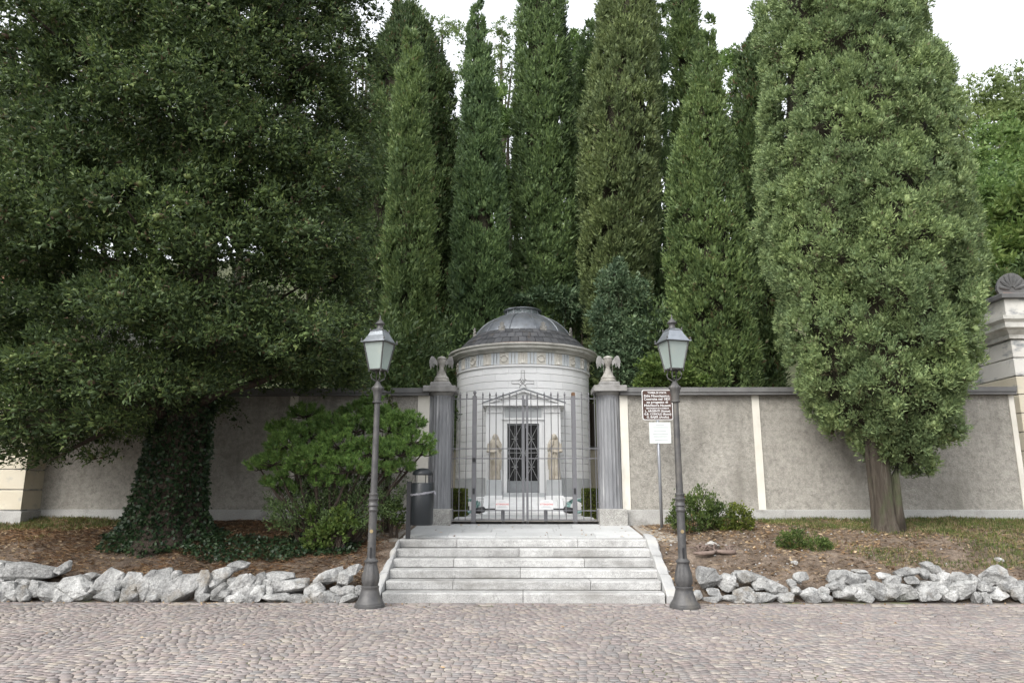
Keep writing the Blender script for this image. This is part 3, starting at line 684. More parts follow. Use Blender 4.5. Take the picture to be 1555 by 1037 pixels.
# temple-front doorway
YP = 17.93
q = lambda x, y, d=0: P(x, y, YP + d)
zd0, zd1, zli, zen, zpb, zap = q(794, 748).z, q(794, 643).z, q(794, 633).z, q(794, 617).z, q(794, 614).z, q(794, 591).z
xl, xr, dl, dr = q(737.5, 700).x, q(852, 700).x, q(770, 700).x, q(819, 700).x
pt = MB().box((xl, YP, 1.28), (dl - .085, 18.7, zen)).build('portal_pier', 'marble', ma)
MB().box((dr + .085, YP, 1.28), (xr, 18.7, zen)).build('portal_pier', 'marble', ma)
MB().box((dl - .083, YP + .02, zd1 + .09), (dr + .083, 18.7, zen - .002)).build('lintel', 'marble', ma)
fr = MB().box((dl - .083, YP - .015, zd0), (dl, YP + .2, zd1 + .085)).box((dr, YP - .015, zd0), (dr + .083, YP + .2, zd1 + .085)).box((dl + .001, YP - .016, zd1), (dr - .001, YP + .2, zd1 + .085)).build('door_frame', 'marble', ma)
MB().box((dl - .13, YP - .05, zd1 + .09), (dr + .13, YP + .018, zd1 + .135)).build('hood_mould', 'marble', ma)
MB().box((dl - .06, YP - .004, zd1 + .15), (dr + .06, YP + .015, zen - .03)).build('inscription_panel', 'grey_marble', ma)
ins = MB(); rr = random.Random(3)
for row, zz in ((0, zen - .075), (1, zen - .125)):
    x = dl + .02
    while x < dr - .04:
        wq = rr.choice((.012, .018, .024)); 
        if rr.random() > .18: ins.box((x, YP - .0065, zz), (x + wq, YP - .003, zz + .032))
        x += wq + .009
ins.build('inscription', 'print_grey', ma)
MB().box((dl, YP + .19, zd0), (dr, YP + .21, zd1)).build('shade_panel', 'room_shade', ma)  # solid panel, its dark colour stands in for the unlit interior
dm = (dl + dr) / 2; zk = q(794, 730).z
for a, b in ((dl, dm - .012), (dm + .012, dr)):
    dn = MB().box((a + .004, YP + .07, zd0), (a + .024, YP + .11, zd1 - .004)).box((b - .024, YP + .07, zd0), (b - .004, YP + .11, zd1 - .004)).box((a + .025, YP + .071, zk - .03), (b - .025, YP + .11, zk)).box((a + .025, YP + .071, zd1 - .03), (b - .025, YP + .11, zd1 - .004)).build('door', 'door_metal', ma)
    MB().box((a + .025, YP + .08, zd0), (b - .025, YP + .10, zk - .031)).build('kick_panel', 'door_metal', dn)
    MB().box((a + .025, YP + .12, zk), (b - .025, YP + .124, zd1 - .03)).build('pane', 'door_glass', dn)
    gr = MB(); xm = (a + b) / 2
    zs = [zk + (zd1 - .03 - zk) * i / 2 for i in range(3)]
    for za, zb_ in zip(zs, zs[1:]):
        gr.tube([(a + .025, YP + .09, za), (b - .025, YP + .09, zb_)], .007, 5); gr.tube([(b - .025, YP + .09, za), (a + .025, YP + .09, zb_)], .007, 5)
        gr.tube([(a + .025, YP + .09, zb_ - .001), (b - .025, YP + .09, zb_ - .001)], .008, 5); zc = (za + zb_) / 2; gr.tube([(xm - .08, YP + .088, zc), (xm + .08, YP + .088, zc)], .007, 5)
    gr.tube([(xm, YP + .092, zk), (xm, YP + .092, zd1 - .03)], .006, 5)
    gr.build('grille', 'door_grille', dn)
# entablature and pediment
el, er = q(734, 614).x - .02, q(857, 614).x + .02
MB().box((xl - .03, YP - .05, zen), (xr + .03, 18.6, zpb - .045)).build('architrave', 'marble', ma)
MB().box((el, YP - .14, zpb - .043), (er, 18.5, zpb + .01)).build('pediment_cornice', 'marble', ma)
mx_ = (el + er) / 2
MB().extr([(el + .12, YP - .03, zpb + .012), (er - .12, YP - .03, zpb + .012), (mx_, YP - .03, zap - .07)], (0, .62, 0)).build('tympanum', 'marble', ma)
for s, e in ((1, el), (-1, er)):
    MB().extr([(e, YP - .14, zpb + .012), (e + s * .16, YP - .14, zpb + .012), (mx_, YP - .14, zap - .072), (mx_, YP - .14, zap - .012)], (0, .70, 0)).build('raking_cornice', 'marble', ma)
    MB().extr([(e - s * .01, YP - .16, zpb + .013), (e - s * .01, YP - .16, zpb + .035), (mx_, YP - .16, zap + .012), (mx_, YP - .16, zap - .011)], (0, .72, 0)).build('roof_strip', 'lead', ma)
MB().lathe([(.0, 0), (.05, .0), (.06, .02), (.03, .05)], (mx_, YP - .05, zpb + .11), 10).build('boss', 'marble', ma)
for s in (-1, 1):       # capitals with volutes on the piers
    cx = (xl + dl - .085) / 2 if s < 0 else (xr + dr + .085) / 2; cp = MB().box((cx - .20, YP - .03, zen - .16), (cx + .20, YP - .001, zen - .001))
    for k in (-1, 1): cp.tube([(cx + k * .10 + .06 * math.cos(t) * (1 - t / 14), YP - .035, zen - .085 + .055 * math.sin(t) * (1 - t / 14)) for t in [i * .6 for i in range(17)]], .010, 5)
    cp.build('capital', 'marble', ma)
    # pedestal under each statue
    pc = P(750.5 if s < 0 else 841, 740, YP).x; z0, z1 = q(794, 755).z, q(752, 728.5).z
    MB().bbox((pc - .18, YP - .26, z0), (pc + .18, YP - .001, z1), .01).build('statue_pedestal', 'grey_marble', ma)
    MB().bbox((pc - .22, YP - .30, z0 - .05), (pc + .22, YP - .001, z0 + .045), .01).build('pedestal_foot', 'marble', ma)
MB().bbox((xl - .25, YP - .36, 1.26), (xr + .25, 18.6, 1.36), .012).build('door_platform', 'marble', ma)
MB().bbox((dl - .15, YP - .24, 1.361), (dr + .15, YP - .0, zd0), .012).build('sill', 'grey_marble', ma)

# two draped stone figures
def statue(cx, label, flip):
    z0 = P(752, 728.5, YP).z + .002; H = P(752, 660, YP).z - z0; yb = YP - .135
    b = MB(); n = 40; prof = [(0, .125, .105), (.03, .128, .11), (.15, .118, .10), (.35, .108, .092), (.50, .112, .09), (.60, .100, .08), (.72, .115, .082), (.80, .128, .078), (.845, .105, .07), (.87, .06, .055)]
    V = []
    for t, a, c in prof:
        for k in range(n):
            th = 2 * math.pi * k / n; fold = 1 + (.075 * math.sin(9 * th + 2.5 * t * flip) + .04 * math.sin(17 * th + 3 * t)) * max(0, 1 - t * 1.05)
            V.append((cx + a * H * fold * math.cos(th) + .02 * flip * math.sin(t * 3) * H * .3, yb + c * H * fold * math.sin(th), z0 + t * H))
    F = [(j * n + k, j * n + (k + 1) % n, (j + 1) * n + (k + 1) % n, (j + 1) * n + k) for j in range(len(prof) - 1) for k in range(n)] + [tuple(range(n))[::-1], tuple((len(prof) - 1) * n + k for k in range(n))]
    b.add(V, F)
    hx = cx + .012 * flip; hz = z0 + .925 * H
    b.lathe([(.002, -.085 * H), (.035 * H, -.07 * H), (.052 * H, -.02 * H), (.056 * H, .02 * H), (.045 * H, .06 * H), (.02 * H, .075 * H), (.002, .077 * H)], (hx, yb - .02, hz), 16)
    b.tube([(hx, yb - .02 - .05 * H, hz + .01 * H), (hx, yb - .02 - .066 * H, hz - .012 * H), (hx, yb - .02 - .05 * H, hz - .02 * H)], .008, 6)     # nose
    b.tube([(hx - .055 * H, yb, hz + .03 * H), (hx - .07 * H, yb + .01, hz - .05 * H), (hx - .11 * H, yb + .01, hz - .13 * H)], [.022, .028, .03], 8)   # veil folds
    b.tube([(hx + .055 * H, yb, hz + .03 * H), (hx + .07 * H, yb + .01, hz - .05 * H), (hx + .11 * H, yb + .01, hz - .13 * H)], [.022, .028, .03], 8)
    b.tube([(hx - .05 * H, yb + .0, hz + .05 * H), (hx, yb + .0, hz + .078 * H), (hx + .05 * H, yb, hz + .05 * H)], .02, 8)
    # arms: one across the waist, one raised to the chin
    s = flip
    b.tube([(cx - s * .125 * H, yb, z0 + .79 * H), (cx - s * .15 * H, yb - .04, z0 + .62 * H), (cx - s * .03 * H, yb - .115, z0 + .60 * H), (cx + s * .05 * H, yb - .12, z0 + .62 * H)], [.042, .04, .03, .022], 8)
    b.tube([(cx + s * .125 * H, yb, z0 + .79 * H), (cx + s * .14 * H, yb - .05, z0 + .64 * H), (cx + s * .06 * H, yb - .11, z0 + .76 * H), (cx + s * .03 * H, yb - .085, z0 + .86 * H)], [.042, .04, .028, .02], 8)
    for k in (-.07, -.02, .04): b.tube([(cx + k * H + .02, yb - .105 * H, z0 + .60 * H), (cx + k * H * 1.3, yb - .112 * H, z0 + .3 * H), (cx + k * H * 1.5, yb - .118 * H, z0 + .02 * H)], .012, 6)
    b.tube([(cx + s * .12 * H, yb - .03, z0 + .60 * H), (cx + s * .14 * H, yb - .03, z0 + .40 * H), (cx + s * .135 * H, yb - .02, z0 + .22 * H)], [.03, .028, .012], 8)
    o = b.build('mourning_statue', 'statue_stone'); md = o.modifiers.new('r', 'REMESH'); md.mode = 'VOXEL'; md.voxel_size = .011; md.use_smooth_shade = True
    dg = bpy.context.evaluated_depsgraph_get(); me = bpy.data.meshes.new_from_object(o.evaluated_get(dg)); o.modifiers.clear(); o.data = me
    if not me.materials: me.materials.append(MATS['statue_stone'])
    tag(o, label, 'statue', 'mourning statues by the tomb door')
statue(P(751.5, 700, YP).x, 'cream stone draped mourning figure on pedestal, left of the tomb door', 1)
statue(P(842, 700, YP).x, 'cream stone draped mourning figure on pedestal, right of the tomb door', -1)

# steps up to the tomb, between white cheek walls
ist = thing('tomb_steps', (MC.x, 17.0, .95), 'short flight of white marble steps in front of the tomb door', 'steps')
for k in range(3):
    zt = 1.05 + .105 * k; y0 = 16.75 + .29 * k; hw = .80
    for a, b in ((-hw, 0), (0, hw)):
        MB().bbox((MC.x + a + .002, y0, .9), (MC.x + b - .002, y0 + .29 if k < 2 else YP - .362, zt), .01).build('step_block', 'marble', ist)
for s in (-1, 1):
    MB().extr([(MC.x + s * .802, 16.6, .9), (MC.x + s * .802, 16.6, 1.0), (MC.x + s * .802, 17.5, 1.34), (MC.x + s * .802, 17.56, 1.34), (MC.x + s * .802, 17.56, .9)], (s * .12, 0, 0)).build('cheek_wall', 'marble', ist)
    MB().bbox((MC.x + s * 1.42 - .49, 17.2, .9), (MC.x + s * 1.42 + .49, 17.5, 1.30), .012).build('side_block', 'marble', ist)
MB().bbox((-1.35, 14.66, .90), (1.4, 16.58, .985), .01).build('forecourt_slab', 'landing_slab', ist)
def wreath_thing(cx, label, dark):
    t = thing('bronze_wreath', (cx, 16.6, 1.0), label, 'wreath'); cc = Vector((cx, 16.75, 1.17)); r = .20
    rgw = np.random.default_rng(int(abs(cx) * 100))
    th = rgw.uniform(0, 2 * math.pi, 260); rad = r * rgw.uniform(.62, 1.05, 260)
    pos = np.stack([cc.x + rad * 1.25 * np.cos(th), cc.y + .15 * np.sin(th) + rgw.normal(0, .02, 260) - .05, cc.z + rad * .75 * np.sin(th)], 1)
    dirs = np.stack([-np.sin(th), rgw.normal(-.6, .4, 260), np.cos(th)], 1)
    v, f = kites(pos, dirs, rgw.uniform(.07, .12, 260), rgw.uniform(.03, .05, 260), rgw)
    link('leaves', np_mesh('leaves', v, f), 'bronze_teal', t)
    MB().tube([(cc.x + r * 1.05 * math.cos(a), cc.y + .13 * math.sin(a), cc.z + r * .63 * math.sin(a)) for a in [2 * math.pi * i / 20 for i in range(21)]], .018, 6).build('ring', 'black_metal' if dark else 'bronze_teal', t)
    MB().tube([(cc.x, cc.y + .02, .95), (cc.x, cc.y + .02, cc.z)], .015, 6).build('stand', 'black_metal', t)
wreath_thing(-1.22, 'pale teal wreath propped low beside the tomb steps, left side', False)
wreath_thing(1.22, 'teal wreath with dark ring propped low beside the tomb steps, right side', True)
rw = thing('rear_wall', (0, 22.1, .95), 'low cream garden wall with dark coping behind the round tomb', 'wall')
zrw = P(687, 683, 22.0).z
MB().box((-6, 22.0, .8), (6, 22.2, zrw)).build('wall_body', 'stucco_cream', rw); MB().box((-6, 21.95, zrw), (6, 22.25, zrw + .1)).build('coping', 'coping', rw)

# ================================================================== iron gate
YB = 14.25
gz = lambda y: P(797, y, YB).z
GX = lambda x: P(x, 700, YB).x
ga = thing('iron_gate', (GX(797), YB, .89), 'grey iron double gate of spear-topped bars between the two fluted pillars', 'gate')
ztop, zr1, zr2, zr3, zr4, zb0 = gz(594.5), gz(605.5), gz(681), gz(696), gz(775), gz(790)
def bar_mesh(z0, z1):
    b = MB(); r = .0085
    b.lathe([(r, z0), (r, z1 - .13)], (0, 0, 0), 6)
    b.lathe([(r, z1 - .13), (.016, z1 - .12), (.016, z1 - .105), (.008, z1 - .095), (.020, z1 - .065), (.001, z1)], (0, 0, 0), 6)
    me = b.mesh('bar'); me.materials.append(MATS['gate_paint']); return me
bm_ = bar_mesh(zb0, ztop)
def add_bar(x, par):
    o = bpy.data.objects.new('bar', bm_); COL.objects.link(o); o.parent = par; o.location = Vector((x, YB, 0)) - wl(par)
def rails(x0, x1, name, zs, extra=None):
    b = MB()
    for z in zs: b.box((x0, YB - .011, z - .009), (x1, YB + .011, z + .009))
    if extra: extra(b)
    return b.build(name, 'gate_paint', ga)
pxs = [448, 500, 548, 600, 648, 700]; G = lambda zx: GX(640 + zx / 4.847)
xpl, xpr, xc0, xc1 = GX(720), GX(872), GX(794.6), GX(798.8)
for xp, nm in ((xpl, 'l'), (xpr, 'r')):
    po = MB().bbox((xp - .042, YB - .042, .86), (xp + .042, YB + .042, gz(601)), .008).build('gate_post', 'gate_paint', ga)
    if nm == 'l': MB().lathe([(.012, 0), (.03, .01), (.012, .025), (.03, .045), (.034, .07), (.02, .095), (.002, .105)], (xp, YB, gz(601)), 12).build('ball_finial', 'gate_paint', po, smooth=True)
    else: MB().bbox((xp - .036, YB - .04, gz(604)), (xp + .036, YB + .04, gz(596)), .012).build('rusty_lamp', 'rust', po)
    MB().bbox((xp - .02, YB - .056, gz(750)), (xp + .02, YB - .0425, gz(741)), .004).lathe([(.008, 0), (.008, .006)], (xp, YB - .06, gz(746)), 8).build('photocell', 'black_plastic', po)
    if nm == 'l': MB().bbox((xp - .03, YB - .075, gz(701)), (xp + .03, YB - .0425, gz(695)), .006).lathe([(.013, 0), (.013, .01)], (xp, YB - .08, gz(698.5)), 10).build('lock_box', 'black_plastic', po)
def stile(x): return lambda b: b.box((x - .022, YB - .018, zb0 - .06), (x + .022, YB + .018, gz(600)))
lf = rails(xpl + .043, xc0 - .022, 'gate_leaf', (zr1, zr2, zr3, zr4, zb0 + .01), stile(xc0))
for p in pxs: add_bar(G(p), lf)
rf = rails(xc1 + .022, xpr - .043, 'gate_leaf', (zr1, zr2, zr3, zr4, zb0 + .01), stile(xc1 + .024 - .0))
for p in (808, 857, 908, 958, 1010, 1060): add_bar(G(p), rf)
MB().bbox((xc0 + .003, YB - .05, gz(616)), (xc0 + .05, YB - .019, gz(606)), .006).build('latch_box', 'gate_paint', lf)
MB().box((xc0 + .025, YB - .032, gz(700)), (xc0 + .045, YB - .019, gz(690))).build('lock', 'black_metal', lf)
ls = rails(GX(684), xpl - .043, 'side_panel', (zr1, zr2, zr3, zr4, zb0 + .0), stile(GX(684.5)))
for p in (232, 280, 328): add_bar(G(p), ls)
rs = rails(xpr + .043, GX(911), 'side_panel', (zr1, zr2, zr3, zr4, zb0 + .0), stile(GX(909)))
for p in (1187, 1240, 1283): add_bar(G(p), rs)
for s, xp in ((1, xpl), (-1, xpr)):      # opener arms
    za = gz(773)
    ar = MB().tube([(xp + s * .02, YB + .10, za - .03), (xp + s * .10, YB + .11, za - .025), (xp + s * .20, YB + .10, za + .0), (xp + s * .22, YB + .10, za + .005)], [.05, .062, .055, .02], 10).build('opener_arm', 'black_plastic', ga, smooth=True)
    MB().tube([(xp + s * .21, YB + .10, za), (xp + s * .66, YB + .08, za + .006)], .014, 8).build('ram', 'black_metal', ar)
    MB().bbox((xp + s * .56 - .035, YB + .05, .88), (xp + s * .56 + .035, YB + .07, za - .012), .004).build('stop_post', 'gate_paint', ga)

def text_mesh(body, size, loc, mat, name, parent, align='CENTER', ext=.0008, sx=1.0, bold=0.0):
    c = bpy.data.curves.new('t', 'FONT'); c.body = body; c.size = size; c.align_x = align; c.extrude = ext; c.offset = bold
    c.resolution_u = 2
    o = bpy.data.objects.new('t', c); COL.objects.link(o)
    dg = bpy.context.evaluated_depsgraph_get(); me = bpy.data.meshes.new_from_object(o.evaluated_get(dg))
    bpy.data.objects.remove(o)
    M = Matrix.Translation(loc) @ Matrix.Rotation(R(90), 4, 'X') @ Matrix.Diagonal((sx, 1, 1, 1)); me.transform(M)
    me.materials.clear(); me.materials.append(MATS[mat]); me.name = name
    return link(name, me, None, parent)
for side, xa, xb in (('left', 753, 773.5), ('right', 819, 839.5)):
    a, b = GX(xa), GX(xb); z0, z1 = gz(773.3), gz(758.5); cx = (a + b) / 2
    t = thing('notice_sign', (cx, YB - .02, z0), 'small white warning notice with red print wired to the %s gate leaf' % side, 'sign', 'warning notices on the gate')
    MB().box((a, YB - .02, z0), (b, YB - .0125, z1)).build('plate', 'sign_white', t)
    text_mesh('ATTENZIONE', .042, (cx, YB - .0215, z0 + (z1 - z0) * .46), 'print_red', 'lettering', t, sx=.95, bold=.0006)
    for fy, fw in ((.80, .5), (.30, .6), (.20, .85)): MB().box((cx - (b - a) * fw * .45, YB - .0215, z0 + (z1 - z0) * fy - .004), (cx + (b - a) * fw * .45, YB - .0205, z0 + (z1 - z0) * fy + .004)).build('print_line', 'print_grey', t)

# ================================================================== street lamps
YL = 10.06
def lamp(px, rz, label):
    base = P(px, 922, YL); bx, by = base.x, YL
    zz = lambda y: P(561, y, YL).z
    k = pxm(YL)
    t = thing('street_lamp', (bx, by, 0), label, 'street lamp', 'cast iron lamps flanking the steps')
    L_ = lambda prof, name, mat='iron', par=t, seg=28, mod=None: autosmooth(MB().lathe(prof, (bx, by, 0), seg, mod=mod).build(name, mat, par), 45)
    L_([(.195, -.01), (.20, .015), (.195, .04), (.185, .045), (.185, .06), (.17, .075), (.15, .11), (.13, .16), (.118, .21), (.112, .235), (.118, .245), (.118, .265), (.10, .275), (.092, zz(893))], 'base')
    b0, b1 = zz(893), zz(851)
    L_([(.088, b0), (.094, b0 + .01), (.09, b0 + .025), (.092, b0 + .04), (.106, b0 + .09), (.108, b0 + .13), (.098, b0 + .20), (.082, b0 + .27), (.074, b0 + .30), (.078, b0 + .32), (.078, b1 - .02)], 'leaf_drum', seg=64,
       mod=lambda a, z: 1 + ((.085 * abs(math.sin(a * 4)) + .05 * math.sin(a * 16 + z * 60) * abs(math.sin(a * 4))) if b0 + .03 < z < b1 - .05 else 0))
    c0 = b1 - .02
    L_([(.078, c0), (.092, c0 + .005), (.094, c0 + .02), (.082, c0 + .032), (.066, c0 + .045), (.058, c0 + .06)], 'collar')
    L_([(.057, c0 + .06), (.053, zz(777))], 'lower_shaft')
    r0 = zz(777); r1 = zz(748)
    L_([(0.053, r0), (0.063, r0 + .01), (0.065, r0 + .03), (0.056, r0 + .04), (0.056, r0 + .075), (0.070, r0 + .085), (0.070, r0 + .10), (0.060, r0 + .11), (0.060, r0 + .15), (0.070, r0 + .16), (0.070, r0 + .18), (0.058, r0 + .19), (0.058, r0 + .225), (0.065, r0 + .235), (0.063, r1 - .01), (0.046, r1)], 'ring_band')
    L_([(.047, r1), (.039, zz(612))], 'upper_shaft')
    u0 = zz(612); u1 = zz(580)
    L_([(.044, u0), (.066, u0 + .005), (.066, u0 + .022), (.052, u0 + .03), (.056, u0 + .10), (.068, u0 + .17), (.085, u0 + .20), (.082, u0 + .22), (.05, u0 + .25), (.028, u1), (.02, u1 + .01)], 'capital', seg=40, mod=lambda a, z: 1 + (.05 * math.cos(a * 10) if u0 + .12 < z < u0 + .225 else 0))
    MB().bbox((bx - .011, by - .068, zz(846)), (bx + .011, by - .054, zz(830)), .003).build('service_hatch', 'black_metal', t)
    MB().lathe([(.024, 0), (.024, .004)], (0, 0, 0), 14).build('number_plate', 'brass_tag', t, loc=Vector((bx, by - .056, zz(806))) - wl(t)).rotation_euler = (R(90), 0, 0)
    # lantern: four tapered panes on a yoke
    y0, y1, ya, yb = zz(579), zz(564), zz(562), zz(521)
    s0, s1 = .094, .158; c, s = math.cos(rz), math.sin(rz)
    def W(x, y, z): return (bx + x * c - y * s, by + x * s + y * c, z)
    la = MB()
    cor = [(-1, -1), (1, -1), (1, 1), (-1, 1)]
    for (i, (a, b)) in enumerate(cor):
        la.tube([W(a * s0, b * s0, ya - .03), W(a * s0, b * s0, ya), W(a * s1, b * s1, yb)], .011, 6)
        a2, b2 = cor[(i + 1) % 4]
        la.tube([W(a * s0, b * s0, ya), W(a2 * s0, b2 * s0, ya)], .011, 6); la.tube([W(a * s1, b * s1, yb), W(a2 * s1, b2 * s1, yb)], .013, 6)
    lan = la.build('lantern', 'iron', t)
    for a in range(4):
        th = a * math.pi / 2 + math.pi / 4
        MB().tube([W(.03 * math.cos(th), .03 * math.sin(th), y0), W(.09 * math.cos(th), .09 * math.sin(th), y0 + .035), W(.105 * math.cos(th), .105 * math.sin(th), y0 + .08), W(s0 * .8 * math.cos(th), s0 * .8 * math.sin(th), ya)], .009, 6).build('yoke_arm', 'iron', lan)
    MB().add([W(a * s0 * .95, b * s0 * .95, ya + .004) for a, b in cor], [(0, 1, 2, 3)]).build('floor_plate', 'iron', lan)
    for i in range(4):
        (a, b), (a2, b2) = cor[i], cor[(i + 1) % 4]; e = .965
        Q = [W(a * s0 * e, b * s0 * e, ya + .008), W(a2 * s0 * e, b2 * s0 * e, ya + .008), W(a2 * s1 * e, b2 * s1 * e, yb - .006), W(a * s1 * e, b * s1 * e, yb - .006)]
        MB().add(Q, [(0, 1, 2, 3)]).build('pane', 'frosted_glass', lan)
    # sweeping roof, vent and finial
    zt, zf = zz(501), zz(486); hh = zt - yb
    rf = MB(); prof = [(s1 + .032, yb - .004), (s1 + .032, yb + .008), (s1 + .008, yb + .014), (s1 - .012, yb + .05), (s1 - .04, yb + .10), (s1 - .062, yb + hh * .80), (s1 - .058, yb + hh * .84), (.065, zt)]
    for r_, z_ in prof: rf.v += [W(a * r_, b * r_, z_) for a, b in cor]
    rf.f = [(j * 4 + i, j * 4 + (i + 1) % 4, j * 4 + 4 + (i + 1) % 4, j * 4 + 4 + i) for j in range(len(prof) - 1) for i in range(4)] + [(3, 2, 1, 0), tuple(len(rf.v) - 4 + i for i in range(4))]
    ro = rf.build('lantern_roof', 'roof_zinc', lan)
    for a, b in cor:
        for r_, z_ in ((s1 + .022, yb + .012), (s1 - .062, yb + hh * .84)): MB().lathe([(.010, 0), (.012, .015), (.002, .045)], W(a * r_, b * r_, z_), 6).build('corner_knob', 'iron', ro)
    MB().lathe([(.068, zt - .01), (.048, zt + .02), (.042, zt + .06), (.05, zt + .07), (.07, zt + .08), (.068, zt + .09), (.035, zt + .13), (.018, zt + .14), (.018, zt + .155), (.008, zt + .165), (.010, zt + .185), (.002, zt + .215)], (bx, by, 0), 20).build('vent_finial', 'iron', ro, smooth=True)
    MB().lathe([(.012, yb - .16), (.022, yb - .13), (.028, yb - .10), (.02, yb - .06), (.016, yb - .02)], (bx, by, 0), 12).build('bulb', 'bulb', lan, smooth=True)
    MB().lathe([(.03, ya + .005), (.03, ya + .03), (.012, ya + .04), (.012, ya + .07)], (bx, by, 0), 12).build('lamp_holder', 'sign_white', lan)
lamp(561, R(-20), 'cast iron street lamp at the foot of the steps, in front of the pine bush')
lamp(1040, R(17), 'cast iron street lamp at the foot of the steps, next to the brown sign')

# ================================================================== litter bin
YBn = 12.15
bl = P(638, 813, YBn); bz = lambda y: P(620, y, YBn).z
bn = thing('litter_bin', (P(622, 813, YBn).x, YBn, lz(YBn)), 'dark grey domed litter bin on a black post beside the landing', 'litter bin')
xpz = P(620.5, 780, YBn).x; xb0, xb1 = P(624, 770, YBn).x, P(658, 770, YBn).x; cx, rb = (xb0 + xb1) / 2, (xb1 - xb0) / 2
MB().bbox((xpz - .035, YBn - .035, lz(YBn) - .02), (xpz + .035, YBn + .035, bz(731)), .006).build('post', 'black_metal', bn)
b0, b1 = bz(797), bz(733)
bd = MB().lathe([(rb - .015, b0), (rb - .004, b0 + .01), (rb - .004, b0 + .03), (rb, b0 + .035), (rb, b1 - .012), (rb - .008, b1), (rb - .02, b1), (rb - .02, b1 - .1)], (cx, YBn, 0), 36, cap=False).build('body', 'bin_paint', bn); autosmooth(bd)
MB().lathe([(.001, b0 + .005), (rb - .014, b0 + .005)], (cx, YBn, 0), 24, cap=False).build('bottom', 'bin_paint', bn)
d0 = bz(721); do = MB().lathe([(rb * .92, d0), (rb * .94, d0 + .01), (rb * .88, d0 + .05), (rb * .7, d0 + .085), (rb * .4, d0 + .105), (.002, d0 + .112)], (cx, YBn, 0), 32, cap=False).build('dome_lid', 'bin_paint', bn, smooth=True)
for a in (2.6, .2, 1.4, 4.2): MB().tube([(cx + rb * .86 * math.cos(a), YBn + rb * .86 * math.sin(a), b1 - .02), (cx + rb * .86 * math.cos(a), YBn + rb * .86 * math.sin(a), d0 + .02)], .007, 6).build('lid_strut', 'black_metal', do)
bgm = MB(); n = 60; rr = random.Random(5); V = []; zb_ = bz(748)
for j, (dr, dzz) in enumerate(((.004, .012), (.010, .0), (.008, -.012), (.003, -.022))):
    for k_ in range(n):
        a = 2 * math.pi * k_ / n; sag = .035 * math.cos(a - .5) - .0; V.append((cx + (rb + dr + rr.uniform(0, .008)) * math.cos(a), YBn + (rb + dr + rr.uniform(0, .008)) * math.sin(a), zb_ + dzz + sag * .8 + rr.uniform(-.006, .006)))
bgm.add(V, [(j * n + k_, j * n + (k_ + 1) % n, (j + 1) * n + (k_ + 1) % n, (j + 1) * n + k_) for j in range(3) for k_ in range(n)])
bgm.tube([(cx + rb + .01, YBn - .02, zb_ + .03), (cx + rb + .025, YBn - .03, zb_ - .02), (cx + rb + .02, YBn - .03, zb_ - .06)], [.012, .02, .004], 6)
bgm.build('bin_liner', 'bag_plastic', bn)
MB().box((xpz + .03, YBn - .02, b1 - .08), (cx - rb + .012, YBn + .02, b1 - .04)).build('bracket', 'black_metal', bn)

# ================================================================== brown information sign
YS = 13.35
sz = lambda y: P(1003, y, YS).z; SX = lambda x, y=640: P(x, y, YS).x
sg = thing('information_sign', (SX(1003, 795), YS, bed_z(SX(1003, 795), YS)), 'brown information board with white text above a small white notice on a pole', 'sign')
xp = SX(1001.5, 700)
MB().lathe([(.028, bed_z(xp, YS) - .1), (.028, sz(596))], (xp, YS + .035, 0), 14).build('pole', 'galvanized', sg, smooth=True)
x0, x1, z0, z1 = SX(976), SX(1022.5), sz(637.5), sz(592)
def rrect(a, b, c, d, r, y, n=5):
    out = []
    for (cx_, cz_, s) in ((b - r, c + r, -90), (b - r, d - r, 0), (a + r, d - r, 90), (a + r, c + r, 180)):
        for i in range(n + 1): t_ = R(s + 90 * i / n); out.append((cx_ + r * math.cos(t_), y, cz_ + r * math.sin(t_)))
    return out
bd = MB().extr(rrect(x0, x1, z0, z1, .04, YS), (0, .006, 0)).build('board', 'sign_white', sg)
MB().extr(rrect(x0 + .012, x1 - .012, z0 + .012, z1 - .012, .032, YS - .002), (0, .0018, 0)).build('brown_face', 'sign_brown', bd)
cx = (x0 + x1) / 2; hh = z1 - z0; ww = x1 - x0
for body, fy, size, width in (('TOMBA DI VOLTA', .875, .052, .62), ('Stile Neoclassico.', .765, .060, .86), ('Costruita nel 1831', .66, .060, .86), ('su progetto di', .555, .060, .70), ('Melchiorre Nosetti', .445, .060, .86),
                              ('DECORAZIONI SCULTOREE DI', .365, .033, .74), ('L. ARGENTI (Statue)', .265, .052, .82), ('G.B. COMOLLI (Busto)', .165, .052, .88), ('G. BAJER (Avello)', .065, .052, .72)):
    o = text_mesh(body, size, (0, 0, 0), 'sign_white', 'lettering', bd, bold=.0012)
    xs_ = [v.co.x for v in o.data.vertices]; wd = max(xs_) - min(xs_); k_ = ww * width / wd
    o.data.transform(Matrix.Translation((cx, YS - .0035, z0 + hh * fy)) @ Matrix.Diagonal((k_, 1, 1, 1)))
x0, x1, z0, z1 = SX(985.5), SX(1018), sz(673), sz(641)
no = MB().extr(rrect(x0, x1, z0, z1, .015, YS), (0, .005, 0)).build('white_notice', 'notice_white', sg)
for fy, a, b in ((.86, .32, .70), (.75, .18, .88), (.59, .22, .78), (.45, .16, .88), (.32, .18, .85), (.14, .25, .85)):
    MB().box((x0 + (x1 - x0) * a, YS - .0016, z0 + (z1 - z0) * fy - .006), (x0 + (x1 - x0) * b, YS - .0006, z0 + (z1 - z0) * fy + .006)).build('print_line', 'print_grey', no)

